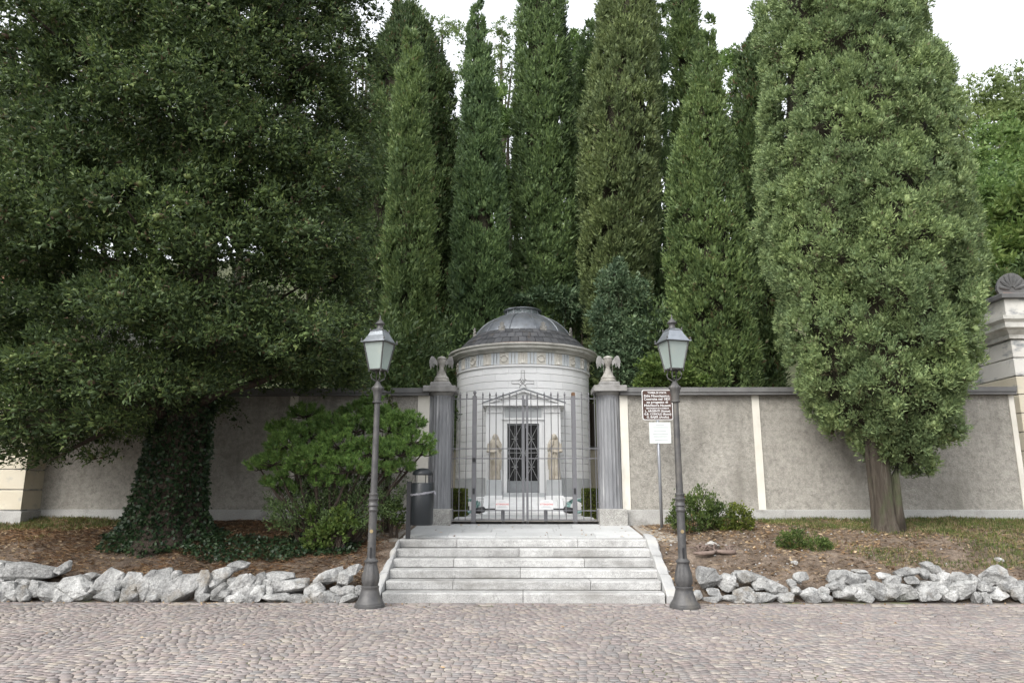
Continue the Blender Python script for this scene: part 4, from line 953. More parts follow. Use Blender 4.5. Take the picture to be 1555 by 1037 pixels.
# ================================================================== dry stone edging
def stone_mesh(w_, h_, d_, seed, slant=0):
    rr = random.Random(seed); bm = bmesh.new()
    for i in range(22):
        v = Vector((rr.gauss(0, 1), rr.gauss(0, 1), rr.gauss(0, 1))).normalized(); m_ = max(abs(v.x), abs(v.y), abs(v.z)); v = v * (.45 + .55 * (1 / m_) ** .8) * rr.uniform(.86, 1.04)
        x, y, z = v.x * w_ / 2 * .98, max(v.y, -.72) * d_ / 2, v.z * h_ / 2 * .98
        bm.verts.new((x, y, z + slant * x))
    r_ = bmesh.ops.convex_hull(bm, input=bm.verts)
    bmesh.ops.delete(bm, geom=[e for e in r_['geom_interior'] if isinstance(e, bmesh.types.BMVert)], context='VERTS')
    bmesh.ops.bevel(bm, geom=list(bm.edges), offset=min(w_, h_) * .03, segments=1, affect='EDGES', clamp_overlap=True)
    bmesh.ops.triangulate(bm, faces=[f for f in bm.faces if len(f.verts) > 4])
    for v in bm.verts: v.co += Vector((rr.uniform(-1, 1), rr.uniform(-1, 1), rr.uniform(-1, 1))) * min(w_, h_) * .012
    me = bpy.data.meshes.new('stone'); bm.to_mesh(me); bm.free(); return me
def conv(L, ox, oy, s): return [(ox + a / s, oy + b / s, c / s, d / s, (e[0] if e else 0)) for a, b, c, d, *e in L]
left = conv([(120, 845, 260, 85), (290, 828, 70, 50, .5), (35, 940, 90, 95), (105, 950, 75, 85), (170, 920, 60, 90), (240, 940, 100, 95), (350, 930, 190, 115), (520, 888, 130, 115, .1), (510, 958, 115, 52),
             (625, 888, 95, 78), (700, 872, 75, 62, .4), (615, 955, 90, 62), (745, 910, 160, 140, .25), (835, 865, 45, 50), (860, 925, 175, 120, .25), (970, 910, 62, 138), (1055, 860, 115, 75, .2), (1130, 815, 90, 45, .2), (1050, 940, 85, 90), (1140, 910, 135, 92, .45), (1200, 955, 95, 80, .3), (1120, 970, 100, 34), (1245, 885, 50, 70), (430, 862, 60, 30), (690, 940, 80, 90), (960, 968, 70, 40)], 0, 600, 3.1425)
left += conv([(55, 940, 110, 90, .4), (105, 985, 95, 82, .2), (30, 1005, 60, 40), (210, 900, 150, 38), (175, 930, 45, 38), (270, 945, 145, 80), (180, 965, 60, 42), (205, 1000, 115, 44), (300, 1005, 95, 42), (390, 970, 75, 75), (450, 905, 125, 65, .35), (520, 905, 85, 72, .2), (570, 870, 62, 48, .3), (440, 1000, 145, 62), (545, 1003, 75, 50), (600, 968, 50, 45)], 350, 580, 3.048)
left += [(-20, 905, 45, 40, 0), (-22, 870, 60, 35, 0), (-60, 895, 50, 60, 0), (-100, 890, 45, 60, 0), (-140, 895, 50, 60, 0), (-180, 895, 60, 55, 0)]
right = conv([(320, 870, 85, 92, -.2), (340, 960, 85, 40), (268, 945, 45, 50), (420, 955, 70, 34)], 960, 560, 2.728)
right += conv([(165, 290, 160, 165, -.1), (400, 240, 265, 125, -.05), (50, 250, 110, 80), (235, 205, 48, 42), (540, 440, 225, 90), (360, 390, 115, 105), (350, 462, 95, 42), (420, 425, 60, 95), (740, 435, 165, 92), (650, 330, 200, 95, -.35), (855, 385, 95, 95), (790, 295, 85, 72), (820, 335, 62, 62), (890, 230, 135, 82, .1), (870, 280, 60, 40), (495, 325, 85, 32), (980, 410, 165, 125), (1280, 230, 245, 110, .05), (1120, 370, 92, 75), (1130, 432, 135, 85), (1200, 330, 105, 95, .3), (1285, 300, 135, 125, .4), (1350, 400, 230, 145), (1470, 250, 210, 110, .1), (1480, 180, 140, 35, -.1), (620, 370, 70, 60)], 1080, 840, 6.479)
right += conv([(60, 285, 150, 65), (40, 425, 155, 155), (110, 350, 90, 60, .3), (230, 420, 225, 155, -.3), (350, 320, 145, 105, .15), (270, 270, 120, 60), (480, 240, 195, 85, .05), (520, 310, 125, 75), (470, 430, 225, 155), (670, 400, 205, 215), (670, 175, 100, 72, -.2), (740, 215, 125, 92, -.3), (635, 250, 120, 85, -.3), (735, 290, 72, 78, -.3), (830, 310, 115, 135), (820, 430, 125, 135), (970, 290, 175, 105), (1000, 400, 260, 155, .15), (1110, 310, 75, 105), (1180, 370, 125, 85, -.2), (1300, 280, 205, 185, .1), (1290, 435, 260, 115), (1440, 340, 135, 125, -.3), (1510, 430, 125, 125), (1580, 400, 140, 150), (1700, 380, 150, 180), (1850, 400, 160, 160), (2020, 390, 170, 170)], 1300, 830, 6.098)
def edging(L, label, y0, side):
    xs_ = [s_[0] for s_ in L]; c = P((min(xs_) + max(xs_)) / 2, 915, y0)
    t = thing('stone_edging', (c.x, y0 + .15, 0), label, 'stone edging')
    for i, (px, py, w_, h_, sl_) in enumerate(L):
        k = pxm(y0); z = P(px, py, y0).z; Y = y0 + .03 + .5 * max(0, z); p = P(px, py, Y); k = pxm(Y)
        W_, H_ = w_ * k, h_ * k * 1.04; D_ = max(.22, min(.5, (W_ + H_) * .55))
        me = stone_mesh(W_ * 1.26, H_ * 1.14, D_, i * 13 + (900 if side > 0 else 0), -sl_ if False else sl_)
        o = link('stone', me, 'limestone', t, loc=p + Vector((0, D_ * .22, 0)) - wl(t))
def filler(x0, x1, n, seed):
    rr = random.Random(seed); return [(rr.uniform(x0, x1), rr.uniform(884, 912), rr.uniform(12, 24), rr.uniform(10, 18), rr.uniform(-.3, .3)) for _ in range(n)]
left += filler(0, 530, 34, 3); right += filler(1070, 1250, 8, 4) + filler(1255, 1560, 22, 5)
edging(left, 'rough pale limestone edging of the bed left of the steps', 10.42, -1)
edging(right, 'rough white limestone edging of the bed right of the steps, lower beside the lamp', 10.50, 1)
def ray_bed(px, py):
    r = ray(px, py); t = 9.0
    for i in range(800):
        p = Vector((0, 0, EYE)) + r * t
        if p.y > 10.4 and p.z < bed_z(p.x, p.y): return p
        t += .01
    return P(px, py, 13.9)
for px, py, w_, h_, lab in ((1206, 856, 12, 6, 'small loose white stone on bare soil below the clipped box bushes'), (1517, 852, 17, 7, 'flat pale stone lying in grass above the right edging')):
    p = ray_bed(px, py); k = pxm(p.y); o = link('loose_stone', stone_mesh(w_ * k, h_ * k * 1.3, w_ * k * .8, px), 'limestone', None, loc=p + Vector((0, 0, .015))); tag(o, lab, 'stone')
# heap of dead roots and branches
p = ray_bed(1085, 842); k = pxm(p.y)
hp = thing('dead_root_heap', p, 'small heap of dead roots and twigs round a grey stone on bare soil', 'root heap')
link('stone', stone_mesh(.24, .15, .16, 77), 'rough_granite', hp, loc=(.0, .10, .13))
def rel(pts): return [p + Vector(q_) for q_ in pts]
MB().tube(rel([(-.33, -.05, .03), (-.2, -.10, .025), (-.05, -.08, .04), (.04, -.02, .07)]), [.02, .035, .03, .012], 7).build('root', 'dead_wood', hp, smooth=True)
MB().tube(rel([(.30, -.06, .05), (.22, -.08, .04), (.10, -.05, .05), (-.02, -.0, .06)]), [.04, .035, .035, .018], 7).build('root', 'dead_wood', hp, smooth=True)
rr = random.Random(8)
for i in range(30):
    a = rr.uniform(0, 6.28); q0 = Vector((rr.uniform(-.25, .25), rr.uniform(-.05, .12), .03)); q1 = q0 + Vector((.22 * math.cos(a), .10 * math.sin(a), rr.uniform(.02, .16)))
    MB().tube(rel([q0, (q0 + q1) / 2 + Vector((0, 0, rr.uniform(.03, .09))), q1]), [.012, .010, .005], 5).build('twig', 'dead_wood', hp)

# ================================================================== VEGETATION
def blob_dirs(rg, n): return unit(rg.normal(size=(n, 3)))
_B = unit(np.array([(x, y, z) for x in (-1., 1) for y in (-1., 1) for z in (-1., 1)]))
_Q = np.array([(0, 1, 3), (0, 3, 2), (4, 6, 7), (4, 7, 5), (0, 4, 5), (0, 5, 1), (2, 3, 7), (2, 7, 6), (0, 2, 6), (0, 6, 4), (1, 5, 7), (1, 7, 3)])
def clump_leaves(rg, C, O, S, per, L, W, up=.75, outw=.5, spread=.45, stretch=1.5, lv=.4, srad=.5):
    """clumps centred at C, facing O, of radius S: sprays standing out of a small dense heart of packed scale leaves"""
    n = len(C); idx = np.repeat(np.arange(n), per); m = len(idx)
    u = unit(blob_dirs(rg, m) + O[idx] * .6) * rg.uniform(.45, 1.0, (m, 1))
    pos = C[idx] + u * S[idx][:, None] * np.array([1, 1, stretch])
    d = unit(O[idx] * outw + u * .9 + np.array([0, 0, up]) + rg.normal(size=(m, 3)) * spread)
    ln = (L * rg.uniform(1 - lv, 1 + lv, m))[:, None]; wd = (W * rg.uniform(1 - lv, 1 + lv, m))[:, None]
    side = unit(np.cross(d, rg.normal(size=(m, 3)))); tw = d * ln
    V = np.stack([pos - side * wd * .5, pos + side * wd * .5 + tw * .15, pos + tw], 1).reshape(-1, 3); F = np.arange(m * 3).reshape(-1, 3)
    if not srad: return V, F
    q = unit(rg.normal(size=(n, 4))); w_, x, y, z = q.T
    M = np.stack([1 - 2 * (y * y + z * z), 2 * (x * y - z * w_), 2 * (x * z + y * w_), 2 * (x * y + z * w_), 1 - 2 * (x * x + z * z), 2 * (y * z - x * w_), 2 * (x * z - y * w_), 2 * (y * z + x * w_), 1 - 2 * (x * x + y * y)], 1).reshape(-1, 3, 3)
    bv = np.einsum('nij,bj->nbi', M, _B) * rg.uniform(.7, 1.15, (n, 8, 1)) * (S * srad)[:, None, None] * np.array([1, 1, stretch]) + C[:, None, :]
    bf = _Q[None] + (np.arange(n) * 8)[:, None, None] + len(V)
    return np.concatenate([V, bv.reshape(-1, 3)]), np.concatenate([F, bf.reshape(-1, 3)])
def prof_fn(rows):
    zs = np.array([r[0] for r in rows]); o = np.argsort(zs); zs = zs[o]; A = np.array(rows)[o]
    return zs, (lambda z: np.interp(z, zs, A[:, 1])), (lambda z: np.interp(z, zs, A[:, 2]))      # xc(z), r(z)
def cypress(name, rows, Y, zg, mat, label, seed, spacing, csize, per, L, W, trunk_r, ragged=.10, group=None, up=.8, depth=.16, bark='bark_dark', trunk=None, stretch=1.6, yc=0.0, shrink=.16, plume=.55, pst=3.2, pdep=.20):
    """rows: (z, xc, r) of the crown"""
    rg = np.random.default_rng(seed); zs, xc, rf = prof_fn(rows); z0, z1 = zs[0], zs[-1]
    xb = float(xc(z0))
    t = thing(name, (xb, Y, zg), label, 'tree', group)
    zz = np.linspace(z0, z1, 400); wts = rf(zz) + .05; area = float(np.trapezoid(2 * math.pi * rf(zz), zz)) if hasattr(np, 'trapezoid') else float(np.trapz(2 * math.pi * rf(zz), zz))
    n = int(area / spacing ** 2 * 1.25)
    cdf = np.cumsum(wts); cdf /= cdf[-1]; z = np.interp(rg.uniform(size=n), cdf, zz); th = rg.uniform(0, 2 * math.pi, n)
    keep = (np.sin(th) < .25) | (rg.uniform(size=n) < .45); z, th = z[keep], th[keep]; n = len(z)
    par = [(rg.integers(3, 12), rg.uniform(-1.6, 1.6), rg.uniform(0, 6.28), rg.uniform(.4, 1)) for _ in range(7)]
    lump = lambda th_, z_: 1 + ragged * .6 * sum(a * np.sin(k * th_ + m_ * z_ + p) for k, m_, p, a in par) / 2.2
    r = np.maximum(rf(z) - shrink * np.clip(rf(z) / .6, .2, 1), .04) * lump(th, z); dd = np.abs(rg.normal(0, depth, n)); proud = rg.uniform(size=n) < .08
    r = np.where(proud, r + rg.uniform(0, depth * .9, n), np.maximum(.02, r - dd))
    # plumes: the surface swells into knobbly masses with deep creases between them
    npl = max(30, int(area / plume ** 2)); pz = np.interp(rg.uniform(size=npl), cdf, zz); pt_ = rg.uniform(0, 2 * math.pi, npl)
    pc = np.stack([rf(pz) * np.cos(pt_), rf(pz) * np.sin(pt_), pz / pst], 1); me_ = np.stack([rf(z) * np.cos(th), rf(z) * np.sin(th), z / pst], 1)
    dmin = np.concatenate([np.sqrt(((me_[i:i + 400, None, :] - pc[None]) ** 2).sum(2).min(1)) for i in range(0, n, 400)])
    r = np.maximum(.02, r - pdep * np.clip((dmin / (plume * .62)) ** 2, 0, 1.25) * np.clip(rf(z) / .8, .2, 1) + pdep * .35)
    C = np.stack([xc(z) + r * np.cos(th), Y + yc + r * np.sin(th), z], 1)
    O = np.stack([np.cos(th), np.sin(th), np.full(n, .25)], 1)
    S = csize * rg.uniform(.6, 1.35, n) * np.clip(rf(z) / .5, .45, 1)
    v, f = clump_leaves(rg, C, O, S, per, L, W, up, .25, .36, stretch)
    link('crown', np_mesh('crown', v, f), mat, t, smooth=True)
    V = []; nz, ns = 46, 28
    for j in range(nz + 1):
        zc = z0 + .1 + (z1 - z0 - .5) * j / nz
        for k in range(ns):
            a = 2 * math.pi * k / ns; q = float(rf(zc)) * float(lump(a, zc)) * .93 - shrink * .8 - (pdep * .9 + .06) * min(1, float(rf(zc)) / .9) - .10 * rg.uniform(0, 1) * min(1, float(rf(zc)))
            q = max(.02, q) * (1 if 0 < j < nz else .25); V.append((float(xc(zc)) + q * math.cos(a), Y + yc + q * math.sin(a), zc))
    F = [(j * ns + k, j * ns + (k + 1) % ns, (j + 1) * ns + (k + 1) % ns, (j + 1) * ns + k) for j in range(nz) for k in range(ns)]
    link('dark_twig_core', np_mesh('dark_twig_core', np.array(V), np.array(F)), 'twig_shade', t)  # closed hull for the inner twigs, coloured dark as painted shade behind the gaps
    if trunk: trunk(t)
    else: MB().tube([(xb, Y, zg - .2), (xb, Y, z0), (xb, Y, z0 + 2)], [trunk_r * 1.25, trunk_r, trunk_r * .8], 12).build('trunk', bark, t, smooth=True)
    return t
def rows_px(L, Y, ext=None):
    out = []
    for y, a, b in L:
        p, q_ = P(a, y, Y), P(b, y, Y); a1, a2 = math.atan2(p.x, Y), math.atan2(q_.x, Y); ac = (a1 + a2) / 2; out.append((p.z, Y * math.tan(ac), Y / math.cos(ac) * math.sin((a2 - a1) / 2)))
    if ext: out += [(out[0][0] + dz, out[0][1], r) for dz, r in ext]
    return out

# ---- the big round-crowned cypress in front of the right wall
YC = 12.75
rows = rows_px([(0, 1150, 1403), (60, 1150, 1415), (110, 1148, 1432), (150, 1147, 1452), (200, 1146, 1466), (300, 1143, 1484), (400, 1148, 1497), (480, 1168, 1503), (550, 1190, 1500), (600, 1207, 1488), (640, 1243, 1470), (670, 1278, 1452), (700, 1325, 1430), (716, 1355, 1415)], YC, [(1.2, 1.25), (2.6, .7), (3.6, .2), (3.9, .05)])
tb = P(1345, 795, YC - .1)
def cyp_trunk(t):
    z0 = bed_z(tb.x, tb.y) - .1; b = MB(); n = 36; V = []
    lv = [(0, .34), (.08, .255), (.25, .205), (.6, .185), (1.0, .18), (1.5, .17), (2.6, .14)]
    for dz, r in lv:
        for k in range(n):
            a = 2 * math.pi * k / n; q_ = r * (1 + .07 * math.sin(5 * a + .4) + .06 * math.sin(9 * a + dz) + .03 * math.sin(17 * a)); V.append((tb.x + q_ * math.cos(a) - .02 * dz, YC - .1 + q_ * math.sin(a) * .9, z0 + dz))
    b.add(V, [(j * n + k, j * n + (k + 1) % n, (j + 1) * n + (k + 1) % n, (j + 1) * n + k) for j in range(len(lv) - 1) for k in range(n)]); b.build('trunk', 'bark_cypress', t, smooth=True)
    MB().tube([(tb.x + .19, YC - .16, z0 + .0), (tb.x + .185, YC - .2, z0 + .5), (tb.x + .19, YC - .2, z0 + 1.0), (tb.x + .36, YC - .15, z0 + 1.5), (tb.x + .6, YC - .1, z0 + 1.9)], [.12, .075, .065, .06, .04], 10).build('side_stem', 'bark_cypress', t, smooth=True)
cypress('italian_cypress', rows, YC, bed_z(tb.x, YC), 'leaf_cypress_sage', 'big sage green cypress with round crown on a bare trunk before the right wall', 21, .168, .132, 88, .062, .028, .26, .10, trunk=cyp_trunk, depth=.06, stretch=1.3, up=.5, shrink=.14, plume=.42, pst=1.3, pdep=.26)

# ---- cypresses standing behind the wall
BG = [
 ('old_cypress', 26.0, [(5, 600, 622), (40, 590, 650), (90, 570, 672), (150, 562, 688), (230, 545, 698), (350, 530, 705), (470, 525, 705), (600, 540, 695)], None, 'leaf_old_conifer', 'broad ragged dark conifer rising behind the slender cypress, left of the dome', 31, .22, .085),
 ('slender_cypress', 20.5, [(45, 621, 628), (75, 612, 637), (120, 603, 644), (200, 592, 652), (300, 588, 657), (420, 580, 662), (520, 585, 660), (610, 595, 655)], None, 'leaf_cypress_green', 'slender grey-green cypress with pointed top, second from the big left tree', 32, .07, 0),
 ('pointed_cypress', 22.5, [(-4, 725, 728), (20, 719, 733), (60, 710, 742), (110, 704, 748), (170, 701, 755), (300, 692, 768), (420, 684, 775), (540, 690, 770), (610, 700, 760)], None, 'leaf_cypress_blue', 'blue-green sharply pointed cypress above the left edge of the dome', 33, .06, 0),
 ('broad_cypress', 23.7, [(0, 789, 858), (80, 783, 864), (160, 779, 868), (300, 779, 874), (420, 778, 882), (520, 785, 875), (610, 795, 865)], [(1.5, .55), (3, .3), (4.2, .05)], 'leaf_cypress_dark', 'dark green twin-ridged cypress directly above the dome', 34, .08, 0),
 ('small_cypress', 26.5, [(28, 891, 896), (50, 884, 902), (90, 876, 910), (160, 868, 915), (300, 864, 920), (480, 864, 920), (600, 870, 915)], None, 'leaf_cypress_dark', 'small pointed cypress tucked between the two tallest ones', 35, .07, 0),
 ('olive_cypress', 22.4, [(0, 906, 994), (70, 902, 998), (140, 893, 1001), (180, 878, 1002), (260, 880, 1000), (400, 884, 992), (500, 888, 990), (600, 900, 980)], [(1.6, .62), (3.2, .35), (4.4, .05)], 'leaf_cypress_olive', 'tallest olive green cypress, bulging, right of the dome', 36, .09, 0),
 ('shaded_cypress', 24.6, [(8, 1000, 1006), (40, 992, 1010), (100, 985, 1014), (300, 983, 1016), (450, 983, 1016), (600, 985, 1012)], None, 'leaf_cypress_dark', 'narrow shaded cypress close behind the olive green one', 37, .06, 0),
 ('tall_cypress', 25.5, [(0, 1013, 1059), (60, 1016, 1062), (130, 1018, 1068), (300, 1012, 1075), (500, 1012, 1075), (610, 1018, 1070)], [(1.5, .4), (3.0, .2), (3.8, .04)], 'leaf_cypress_green', 'tall narrow cypress reaching out of view, right of the olive green one', 38, .08, 0),
 ('bushy_cypress', 18.6, [(26, 1076, 1081), (60, 1066, 1084), (100, 1052, 1092), (160, 1038, 1102), (250, 1018, 1115), (330, 1010, 1130), (430, 1010, 1150), (520, 1018, 1155), (600, 1030, 1150)], None, 'leaf_cypress_green', 'bushy yellow-green cypress with thin tip behind the brown sign', 39, .08, 0),
 ('hidden_cypress', 21.5, [(50, 1140, 1150), (80, 1122, 1165), (130, 1110, 1180), (250, 1105, 1195), (420, 1110, 1200), (600, 1120, 1195)], None, 'leaf_old_conifer', 'rounded cypress half hidden behind the big right-hand cypress', 40, .16, 0),
]
for nm, Y, px_rows, ext, mat, lab, sd_, rag, _ in BG:
    sp = .25 * Y / 21; cypress(nm, rows_px(px_rows, Y, ext), Y, .97 if Y < 24 else hill_z(0, Y), mat, lab, sd_, sp, .19 * Y / 21, 42, .135 * Y / 21, .058 * Y / 21, .22, rag, 'cypresses behind the boundary wall', depth=.08, stretch=1.8, up=.9)

# ---- the huge old conifer at the left
YT = 12.55; tx = P(252, 800, YT).x; tz = bed_z(tx, YT)
bt = thing('old_conifer', (tx, YT, tz), 'huge dark spreading conifer with ivy-clad trunk left of the steps', 'tree')
V = []; n = 40
lv = [(-.6, 1.05, 0), (-.15, .95, .0), (.0, .78, .0), (.15, .64, 0), (.4, .54, 0), (.8, .49, .02), (1.3, .45, .06), (2.0, .40, .12), (3.2, .36, .2), (6, .28, .1), (10, .17, 0), (14, .06, -.1)]
for dz, r, dx in lv:
    for k in range(n):
        a = 2 * math.pi * k / n; q_ = r * (1 + .10 * math.sin(4 * a + .7) * max(.3, 1 - dz / 2) + .05 * math.sin(11 * a + dz * 2)); V.append((tx + dx + q_ * math.cos(a), YT + q_ * math.sin(a) * .85, tz + dz))
MB().add(V, [(j * n + k, j * n + (k + 1) % n, (j + 1) * n + (k + 1) % n, (j + 1) * n + k) for j in range(len(lv) - 1) for k in range(n)]).build('trunk', 'bark_dark', bt, smooth=True)
rg = np.random.default_rng(5)
# ivy over the trunk and round its foot
m = 11500; dz = rg.uniform(0, 1, m) ** 1.35 * 3.6 - .32; th = rg.uniform(0, 2 * math.pi, m); r = np.interp(dz, [q_[0] for q_ in lv], [q_[1] for q_ in lv]) * (1 + .10 * np.sin(4 * th + .7)) + np.abs(rg.normal(.02, .03, m))
pos = np.stack([tx + np.interp(dz, [q_[0] for q_ in lv], [q_[2] for q_ in lv]) + r * np.cos(th), YT + r * np.sin(th) * .85, tz + dz], 1)
dirs = np.stack([np.cos(th) * .7, np.sin(th) * .7, np.full(m, -.5)], 1) + rg.normal(size=(m, 3)) * .55
v, f = kites(pos, dirs, rg.uniform(.05, .085, m), rg.uniform(.045, .07, m), rg)
ivo = link('ivy', np_mesh('ivy', v, f), 'leaf_ivy', bt); ivo['kind'] = 'stuff'
ce = [(1.9, 2.6), (2.6, 3.3), (4, 3.75), (6, 3.8), (8, 3.6), (10, 3.2), (12, 2.7), (14.5, 1.9), (17, .9), (18.2, .2)]
env = lambda z: np.interp(z, [a for a, b in ce], [b for a, b in ce])
CX, CYY = tx + .10, YT - .10
lobes = []
for i in range(700):
    z = rg.uniform(2.2, 17.5) if i > 90 else rg.uniform(2.0, 5.5)
    if z > 13.5 and rg.uniform() < .5: continue
    if rg.uniform() > env(z) / 3.8: continue
    th = rg.uniform(0, 2 * math.pi)
    if math.sin(th) > .35 and rg.uniform() < .6: continue
    rho = float(env(z)) * (rg.uniform(.35, 1.0) ** .5) * (1 + .10 * math.sin(3 * th + z) + .06 * math.sin(7 * th - 2 * z)) - .3
    x, y = CX + rho * math.cos(th), CYY + rho * math.sin(th)
    low = 3.45 if x > tx + .9 else 2.9 if x > tx - .2 else 2.15                        # branches sweep lower on the left
    if rho > 1.5 and z < low: z = low + rg.uniform(0, .8)
    if z < 3.9 and y > 13.4: y = 13.4 - rg.uniform(0, .6)
    s_ = rg.uniform(.5, .98); xm_ = -.206 * y - .12 - 1.12 * s_
    if x > xm_: x = xm_ - rg.uniform(0, .35)
    lobes.append((x, y, z, s_))
for i in range(190):
    z = rg.uniform(6.0, 12.5); th = rg.uniform(math.pi * .95, 2 * math.pi * 1.02); rho = float(env(z)) * rg.uniform(.15, .95) - .2
    x, y = CX + rho * math.cos(th), CYY + rho * math.sin(th)
    s_ = rg.uniform(.5, .9)
    if x < -.206 * y - .12 - 1.12 * s_: lobes.append((x, y, z, s_))
# boughs seen in the photograph: pendulous ones near the wall, shelves in the middle
for px, py, Y, s in ((60, 690, 11.6, .55), (110, 640, 11.4, .6), (20, 640, 11.2, .6), (170, 630, 11.6, .55), (215, 650, 11.9, .5), (75, 700, 11.9, .4), (150, 690, 11.9, .35), (240, 615, 11.3, .55), (290, 570, 11.0, .6), (350, 548, 11.0, .5), (400, 560, 11.4, .4), (440, 545, 11.4, .45), (470, 525, 11.5, .5), (510, 525, 11.6, .4), (500, 470, 11.8, .6), (515, 420, 12, .5), (510, 340, 12.1, .5), (505, 260, 12.2, .5), (480, 300, 11.8, .6), (505, 180, 12.4, .42), (505, 100, 12.6, .3), (495, 30, 12.8, .35), (120, 350, 9.9, .6), (220, 350, 9.9, .55), (60, 370, 10, .6), (300, 400, 10.0, .55), (400, 190, 10.2, .6), (370, 210, 10.1, .5), (440, 380, 10.6, .6), (480, 220, 11.2, .6), (30, 480, 10.4, .6), (60, 560, 10.8, .6), (390, 480, 10.6, .55), (280, 500, 10.4, .55), (130, 560, 10.8, .55)):
    p = P(px, py, Y); lobes.append((p.x, p.y, p.z, s))
Cl, Ol, Sl = [], [], []
for x, y, z, s in lobes:
    k = int(19 * (s / .6) ** 2); u = blob_dirs(rg, k); u[:, 2] = np.abs(u[:, 2]) * .9 - .28
    rad = np.array([x - CX, y - CYY, 0.]); rad /= max(np.linalg.norm(rad), .2)
    c = np.array([x, y, z]) + (u * np.array([1.05, 1.05, .62]) + rad * .15) * s * rg.uniform(.7, 1.05, (k, 1)) - np.array([0, 0, 1]) * (np.sum(u * rad, 1, keepdims=True) > .5) * s * .18
    Cl.append(c); Ol.append(unit(u * .7 + rad + np.array([0, 0, .15]))); Sl.append(np.full(k, .17 + s * .06) * rg.uniform(.6, 1.3, k))
C, O, S = np.concatenate(Cl), np.concatenate(Ol), np.concatenate(Sl)
vis = C[:, 1] < 14.4; thin = vis | (rg.uniform(size=len(C)) < .5); C, O, S = C[thin], O[thin], S[thin]
v, f = clump_leaves(rg, C, O, S, 38, .074, .033, .05, .5, .5, .75, srad=.26)
link('crown', np_mesh('crown', v, f), 'leaf_thuja', bt, smooth=True)
print('conifer', len(lobes), len(f))
rr = random.Random(4)
for i, (x, y, z, s) in enumerate(lobes[::8]):
    zb = max(tz + 2.0, z - rr.uniform(.4, 1.6)); a = Vector((tx + .1, YT, zb)); b = Vector((x, y, z)); m_ = (a + b) / 2 + Vector((0, 0, rr.uniform(-.1, .35)))
    MB().tube([a, (a + m_) / 2 + Vector((0, 0, .1)), m_, (m_ + b) / 2, b], [.09, .075, .055, .035, .012], 6).build('limb', 'bark_dark', bt, smooth=True)

# ---- mountain pine beside the steps
YPn = 12.2; pb = P(500, 800, YPn); pb.z = bed_z(pb.x, YPn)
pn = thing('mountain_pine', pb, 'spreading mountain pine bush with bright needle tufts, behind the left lamp', 'shrub')
PL = [(418, 705, 28, -.5), (440, 680, 34, -.4), (465, 665, 34, -.2), (480, 700, 36, -.6), (455, 720, 28, -.5), (515, 680, 38, -.5), (500, 650, 30, .1), (535, 655, 34, -.1), (560, 690, 36, -.4), (530, 715, 34, -.6), (590, 655, 36, 0), (615, 645, 30, .2), (625, 672, 32, 0), (600, 690, 34, -.2), (640, 690, 20, .1), (575, 635, 26, .3), (465, 632, 26, .5), (575, 720, 28, -.3), (500, 735, 28, -.4), (430, 655, 22, .3), (395, 712, 18, -.4), (545, 630, 26, .4), (420, 738, 18, -.3), (610, 715, 18, -.1), (565, 612, 14, .4), (440, 748, 16, -.2)]
rg = np.random.default_rng(77); Np, Nd, Nl = [], [], []; tufts = 0
for px, py, rp, dy in PL:
    c = P(px, py, YPn + dy * .8); s = rp * pxm(YPn); k = int(46 * (rp / 30) ** 1.6) + 10
    a = pb + Vector((rg.uniform(-.12, .12), rg.uniform(-.1, .1), -.05)); mid = (a + c) / 2 + Vector((rg.uniform(-.1, .1), 0, -.12))
    limb = MB().tube([a, (a * .6 + mid * .4) + Vector((0, 0, .08)), mid, (mid + c) / 2 - Vector((0, 0, .05)), c], [.055, .045, .035, .025, .012], 6)
    for q_ in range(k + 1):
        if q_ == k: limb.build('limb', 'bark_dark', pn, smooth=True); break
        u = rg.normal(size=3); u /= np.linalg.norm(u); u[2] = abs(u[2]) * .9 - .25; 
        e = np.array(c) + u * s * np.array([1, .8, .75]) * rg.uniform(.6, 1.0); d = u * .8 + np.array([0, 0, .75]) + rg.normal(size=3) * .2; d /= np.linalg.norm(d)
        ln = rg.uniform(.09, .16); nn = 70; tt = rg.uniform(0, 1, nn) ** .8; w_ = blob_dirs(rg, nn); w_ = unit(w_ - np.outer(w_ @ d, d))
        Np.append(e + np.outer(tt * ln, d)); Nd.append(w_ * rg.uniform(.75, 1.1, (nn, 1)) + d * (.55 + .5 * tt[:, None])); Nl.append(rg.uniform(.055, .085, nn)); tufts += 1
        if q_ % 3 == 0: limb.tube([c, (c + Vector(e)) / 2 - Vector((0, 0, .02)), Vector(e)], [.010, .008, .005], 4)
p_, d_, l_ = np.concatenate(Np), unit(np.concatenate(Nd)), np.concatenate(Nl)[:, None]; sd_ = unit(np.cross(d_, rg.normal(size=d_.shape))) * .006
v = np.stack([p_ - sd_, p_ + sd_, p_ + d_ * l_], 1).reshape(-1, 3); f = np.arange(len(v)).reshape(-1, 3)
o = link('needles', np_mesh('needles', v, f), 'needle_pine', pn); print('pine', tufts, len(f))

